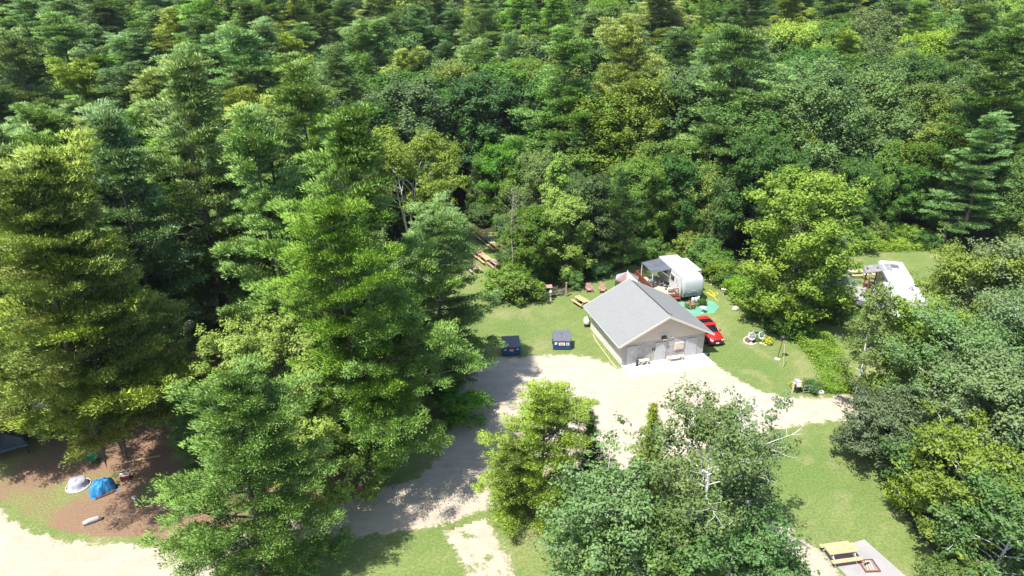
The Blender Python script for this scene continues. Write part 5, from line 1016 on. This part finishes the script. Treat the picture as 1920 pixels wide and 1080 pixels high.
put('leafy3', *where(790, 640, 7), 7, 1.0, 'dark leafy tree under the sparse pine by the road', wide=1.3); put('leafy2', *where(690, 430, 13), 13, 1.0, 'grey-green tree between the birch and the large bright pine')
put('leafy2', 38.6, 58.0, 4.6, 1.0, 'slim grey-green tree in front of the white-roofed camper', wide=.8); put('leafy7', 37.6, 56.5, 6.0, 2.0, 'thin small tree left of the pale canopy on the right', wide=.9)
put('leafy1', 36.5, 62.5, 4.5, 2.0, 'low thin tree below the grey deck', wide=.9); put('leafy5', 42, 50, 9, 2.0, 'mid green tree between the silvery aspens on the right'); put('leafy3', 40.5, 41.5, 10.5, .6, 'dark green oak at the right edge below the silvery aspen')

# --- the forest: individual trees of three kinds, planted on the rising ground
BPX = [-900, -300, 0, 450, 600, 700, 860, 945, 1000, 1060, 1150, 1200, 1290, 1340, 1400, 1450, 1560, 1600, 1740, 1800, 1920, 2300, 2900]
BPY = [540, 545, 535, 520, 500, 470, 425, 420, 490, 475, 472, 462, 455, 480, 530, 545, 470, 440, 440, 500, 520, 540, 560]
cnt = {'pine': 0, 'fir': 0, 'leaf': 0}; zone_names = {}
def zone(px, py):
    h_ = 'left' if px < 620 else ('middle' if px < 1250 else 'right'); v_ = 'near' if py > 330 else ('mid' if py > 150 else 'far'); return h_, v_
spots = []; rf_ = random.Random(11); yy = 60.0
while yy < 215:
    sp_ = 6.2 if yy < 95 else (7.2 if yy < 125 else 8.0); xx = -(yy * .86 + 16)
    while xx < yy * .86 + 16:
        x = xx + rf_.uniform(-.42, .42) * sp_; y = yy + rf_.uniform(-.42, .42) * sp_; xx += sp_
        zc = y * CP + HCAM * SP; px = 960 + FPX * x / zc; py = 540 - FPX * (y * SP - HCAM * CP) / zc
        b_ = float(np.interp(px, BPX, BPY)); tz = float(hgt(x, y)); zc2 = y * CP - (tz + 22 - HCAM) * SP; pxt = 960 + FPX * x / zc2
        if py > b_ or not (-130 < pxt < 2050): continue
        spots.append((x, y, px, py))
    yy += sp_ * .92
rf_.shuffle(spots); spots.sort(key=lambda s: int(s[1] / 25))
HN = {'left': 'on the left', 'middle': 'in the middle', 'right': 'on the right'}; VN = {'near': 'at the forest edge', 'mid': 'in the middle depth of the forest', 'far': 'far back near the top of the picture'}
tone = {'pineA0': 'fresh green', 'pineA1': 'yellowish green', 'pineA2': 'full green', 'pineA3': 'bluish green', 'pineA4': 'very dark green', 'fir0': 'dark pointed', 'fir1': 'green pointed', 'fir2': 'bluish pointed', 'leafy0': 'mid green round', 'leafy1': 'yellow-green round', 'leafy2': 'grey-green slender', 'leafy3': 'dark green broad', 'leafy4': 'bright lime', 'leafy5': 'mid green pointed', 'leafy6': 'golden-green slender', 'leafy7': 'grey-green round'}
kindn = {'p': 'white pine', 'f': 'conifer', 'l': 'broadleaf tree'}
def mixnoise(x, y): return math.sin(x * .052 + 1.1) * math.cos(y * .045 + .6) + .6 * math.sin(x * .11 - y * .07)
for (x, y, px, py) in spots:
    h_, v_ = zone(px, py); m_ = mixnoise(x, y); pp = .68 if h_ == 'left' else (.34 if h_ == 'middle' else .36)
    if v_ == 'near': pp = .8 if h_ == 'left' else .12
    pp += .15 * m_; r_ = rf_.random()
    if r_ < pp and cnt['pine'] < 298: c_ = 'pine'; key = 'pineA%d' % rf_.choice([0, 1, 2, 3, 4, 0, 2, 3, 4]); H = rf_.uniform(19, 25) if y < 95 else rf_.uniform(21, 29)
    elif r_ < pp + .05 and cnt['fir'] < 298: c_ = 'fir'; key = 'fir%d' % rf_.choice([0, 1, 2]); H = rf_.uniform(13, 19) if y < 95 else rf_.uniform(17, 25)
    else: c_ = 'leaf'; key = 'leafy%d' % rf_.choice([0, 1, 2, 3, 4, 5, 7, 0, 2, 3, 7, 5, 6]); H = rf_.uniform(12.5, 17.5) if y < 95 else rf_.uniform(15, 23)
    if py > float(np.interp(px, BPX, BPY)) - 28 and h_ != 'left': H *= rf_.uniform(.55, .8)
    cnt[c_] += 1; nm = kindn[key[0]]; s_ = '%s %s %s %s' % (tone[key], nm, VN[v_], HN[h_])
    put(key, x, y, H, rf_.uniform(0, 6.28), s_, group='%s %ss %s %s' % (tone[key], nm, VN[v_], HN[h_]), wide=rf_.uniform(1.05, 1.45))
print('TREES', cnt, len(spots))

for (x, y, H, lb) in ((960, 345, 13, 'bare grey dead tree leaning in the dark gap right of the golden-topped birch'), (340, 120, 15, 'bare grey dead tree far back on the left of the forest'), (1560, 90, 15, 'bare grey dead tree near the top right of the forest')):
    x_, y_ = where(x, y, H + (0 if y > 250 else 5)); put('snag', x_, y_, H, x * .1, lb)
# --- shrubs at the forest edge and in the borders
for i in range(4): make_tree('shrub%d' % i, 'shrub', leafy_mesh, dict(seed=140 + i, H=2.2, R=1.3, base=.02, clump=.42, lpc=70, ls=.075, limbs=16, sub=5, inner=1.2, flat=.85), 'grey_bark', ['shrub_leaves', 'leaves_mid_green', 'weed_leaves', 'leaves_dark_green'][i])
edge = [(985, 562), (968, 562), (955, 556), (1076, 540), (1120, 522), (1205, 492), (1222, 484), (1290, 482), (1305, 488), (1318, 494), (1326, 502), (1338, 512), (1343, 522), (1350, 532), (1362, 540), (1372, 552), (1386, 562), (1400, 574), (1412, 585), (1423, 596), (1440, 612), (1460, 622), (1480, 630),
        (958, 520), (950, 500), (960, 480), (950, 455), (938, 432), (920, 424), (895, 420), (870, 424), (1560, 600), (1600, 470), (1625, 458), (1650, 452), (1680, 452), (1710, 458), (1735, 465)]
EN = ['leafy shrub at the foot of the forest edge', 'light green shrub at the foot of the forest edge', 'yellow-green weedy shrub at the foot of the forest edge', 'dark shrub at the foot of the forest edge']
for i, (x, y) in enumerate(edge):
    q = at(x, y); k_ = rn.choice([0, 1, 2, 3]); put('shrub%d' % k_, q.x, q.y, rn.uniform(1.4, 3.0), rn.uniform(0, 6.28), EN[k_], 'shrub', 'shrubs along the forest edge', wide=rn.uniform(.9, 1.4), z=0)
q = at(1006, 562); put('shrub2', q.x, q.y, 1.7, 0, 'bright yellow-green bush touching the little roofed shelter', 'shrub', wide=1.1, z=0)
for (x, y, H, k_, lb) in ((1420, 600, 1.4, 3, 'dark low bush in the stone-edged border under the lime maple'), (1700, 760, 1.6, 0, 'green bush on the rocky ground at the right'), (1690, 850, 2.2, 2, 'bright yellow-green bush right of the dark grey-green bush tree'), (1700, 950, 2.0, 2, 'grassy bright bush at the lower lawn edge'), (665, 862, 1.6, 2, 'bright bush between the canoe and the road-edge pines'),
                        (870, 790, 2.4, 0, 'leafy bush under the sparse pine beside the gravel'), (1520, 735, 1.0, 3, 'dark plant behind the low metal gate')):
    q = at(x, y); put('shrub%d' % k_, q.x, q.y, H, 1, lb, 'shrub', wide=1.2, z=0)

# --- ground cover nobody could count
def cover(name, polys, n, h, size, mat, label, seed, z=0):
    rg = np.random.default_rng(seed); P = []
    for poly in polys:
        A = np.array([tuple(at(*p)[:2]) for p in poly]); lo, hi = A.min(0), A.max(0); c_ = rg.uniform(lo, hi, (n * 3, 2)); k_ = sdf(A, c_[:, 0], c_[:, 1]) + rg.normal(0, .35, n * 3) > 0; P.append(c_[k_][:n])
    P = np.concatenate(P); m_ = .5 + .5 * np.sin(P[:, 0] * 2.1 + 1) * np.sin(P[:, 1] * 1.7); Z = rg.random(len(P)) * h * (.35 + .9 * m_)
    V, F, v = leaves(np.column_stack([P, Z + .03]), rg.normal(0, .6, (len(P), 3)) + (0, 0, .8), size * rg.uniform(.6, 1.4, len(P)), rg, .4, v=np.clip(m_ * .6 + rg.normal(0, .2, len(P)) + .2, 0, 1))
    tag(npmesh(name, V, F, mat, attr={'v': v}), label, 'weeds', kind='stuff')
cover('tall_weeds', [[(1488, 630), (1520, 618), (1560, 640), (1580, 690), (1600, 740), (1540, 736), (1545, 700), (1520, 670)]], 26000, .9, .10, 'weed_leaves', 'tall bright weeds growing right of the garden lamp', 1)
cover('ferns', [[(1590, 440), (1740, 440), (1750, 470), (1600, 474)]], 24000, 1.2, .14, 'weed_leaves', 'tall yellow-green weeds behind the white-roofed camper', 2)
cover('undergrowth', [[(1345, 515), (1380, 545), (1425, 582), (1455, 614), (1500, 610), (1480, 560), (1400, 520), (1350, 480)], [(955, 470), (968, 545), (1000, 540), (1090, 520), (1200, 478), (1330, 470), (1330, 440), (1150, 450), (1000, 480)]], 20000, .8, .12, 'shrub_leaves', 'low leafy undergrowth beneath the forest edge', 3)

# ------------------------------------------------------------------ the summer air
hm = bpy.data.materials.new('haze'); hm.use_nodes = True; hn = hm.node_tree; hn.nodes.remove(hn.nodes['Principled BSDF'])
pv = hn.nodes.new('ShaderNodeVolumePrincipled'); pv.inputs['Color'].default_value = (.86, .92, 1, 1); pv.inputs['Density'].default_value = .00012; pv.inputs['Anisotropy'].default_value = .3
hn.links.new(pv.outputs[0], hn.nodes['Material Output'].inputs['Volume']); MATS['haze'] = hm
hz = MB().box((0, 200, 35), (844, 524, 76)).build('haze', 'haze'); tag(hz, kind='stuff')
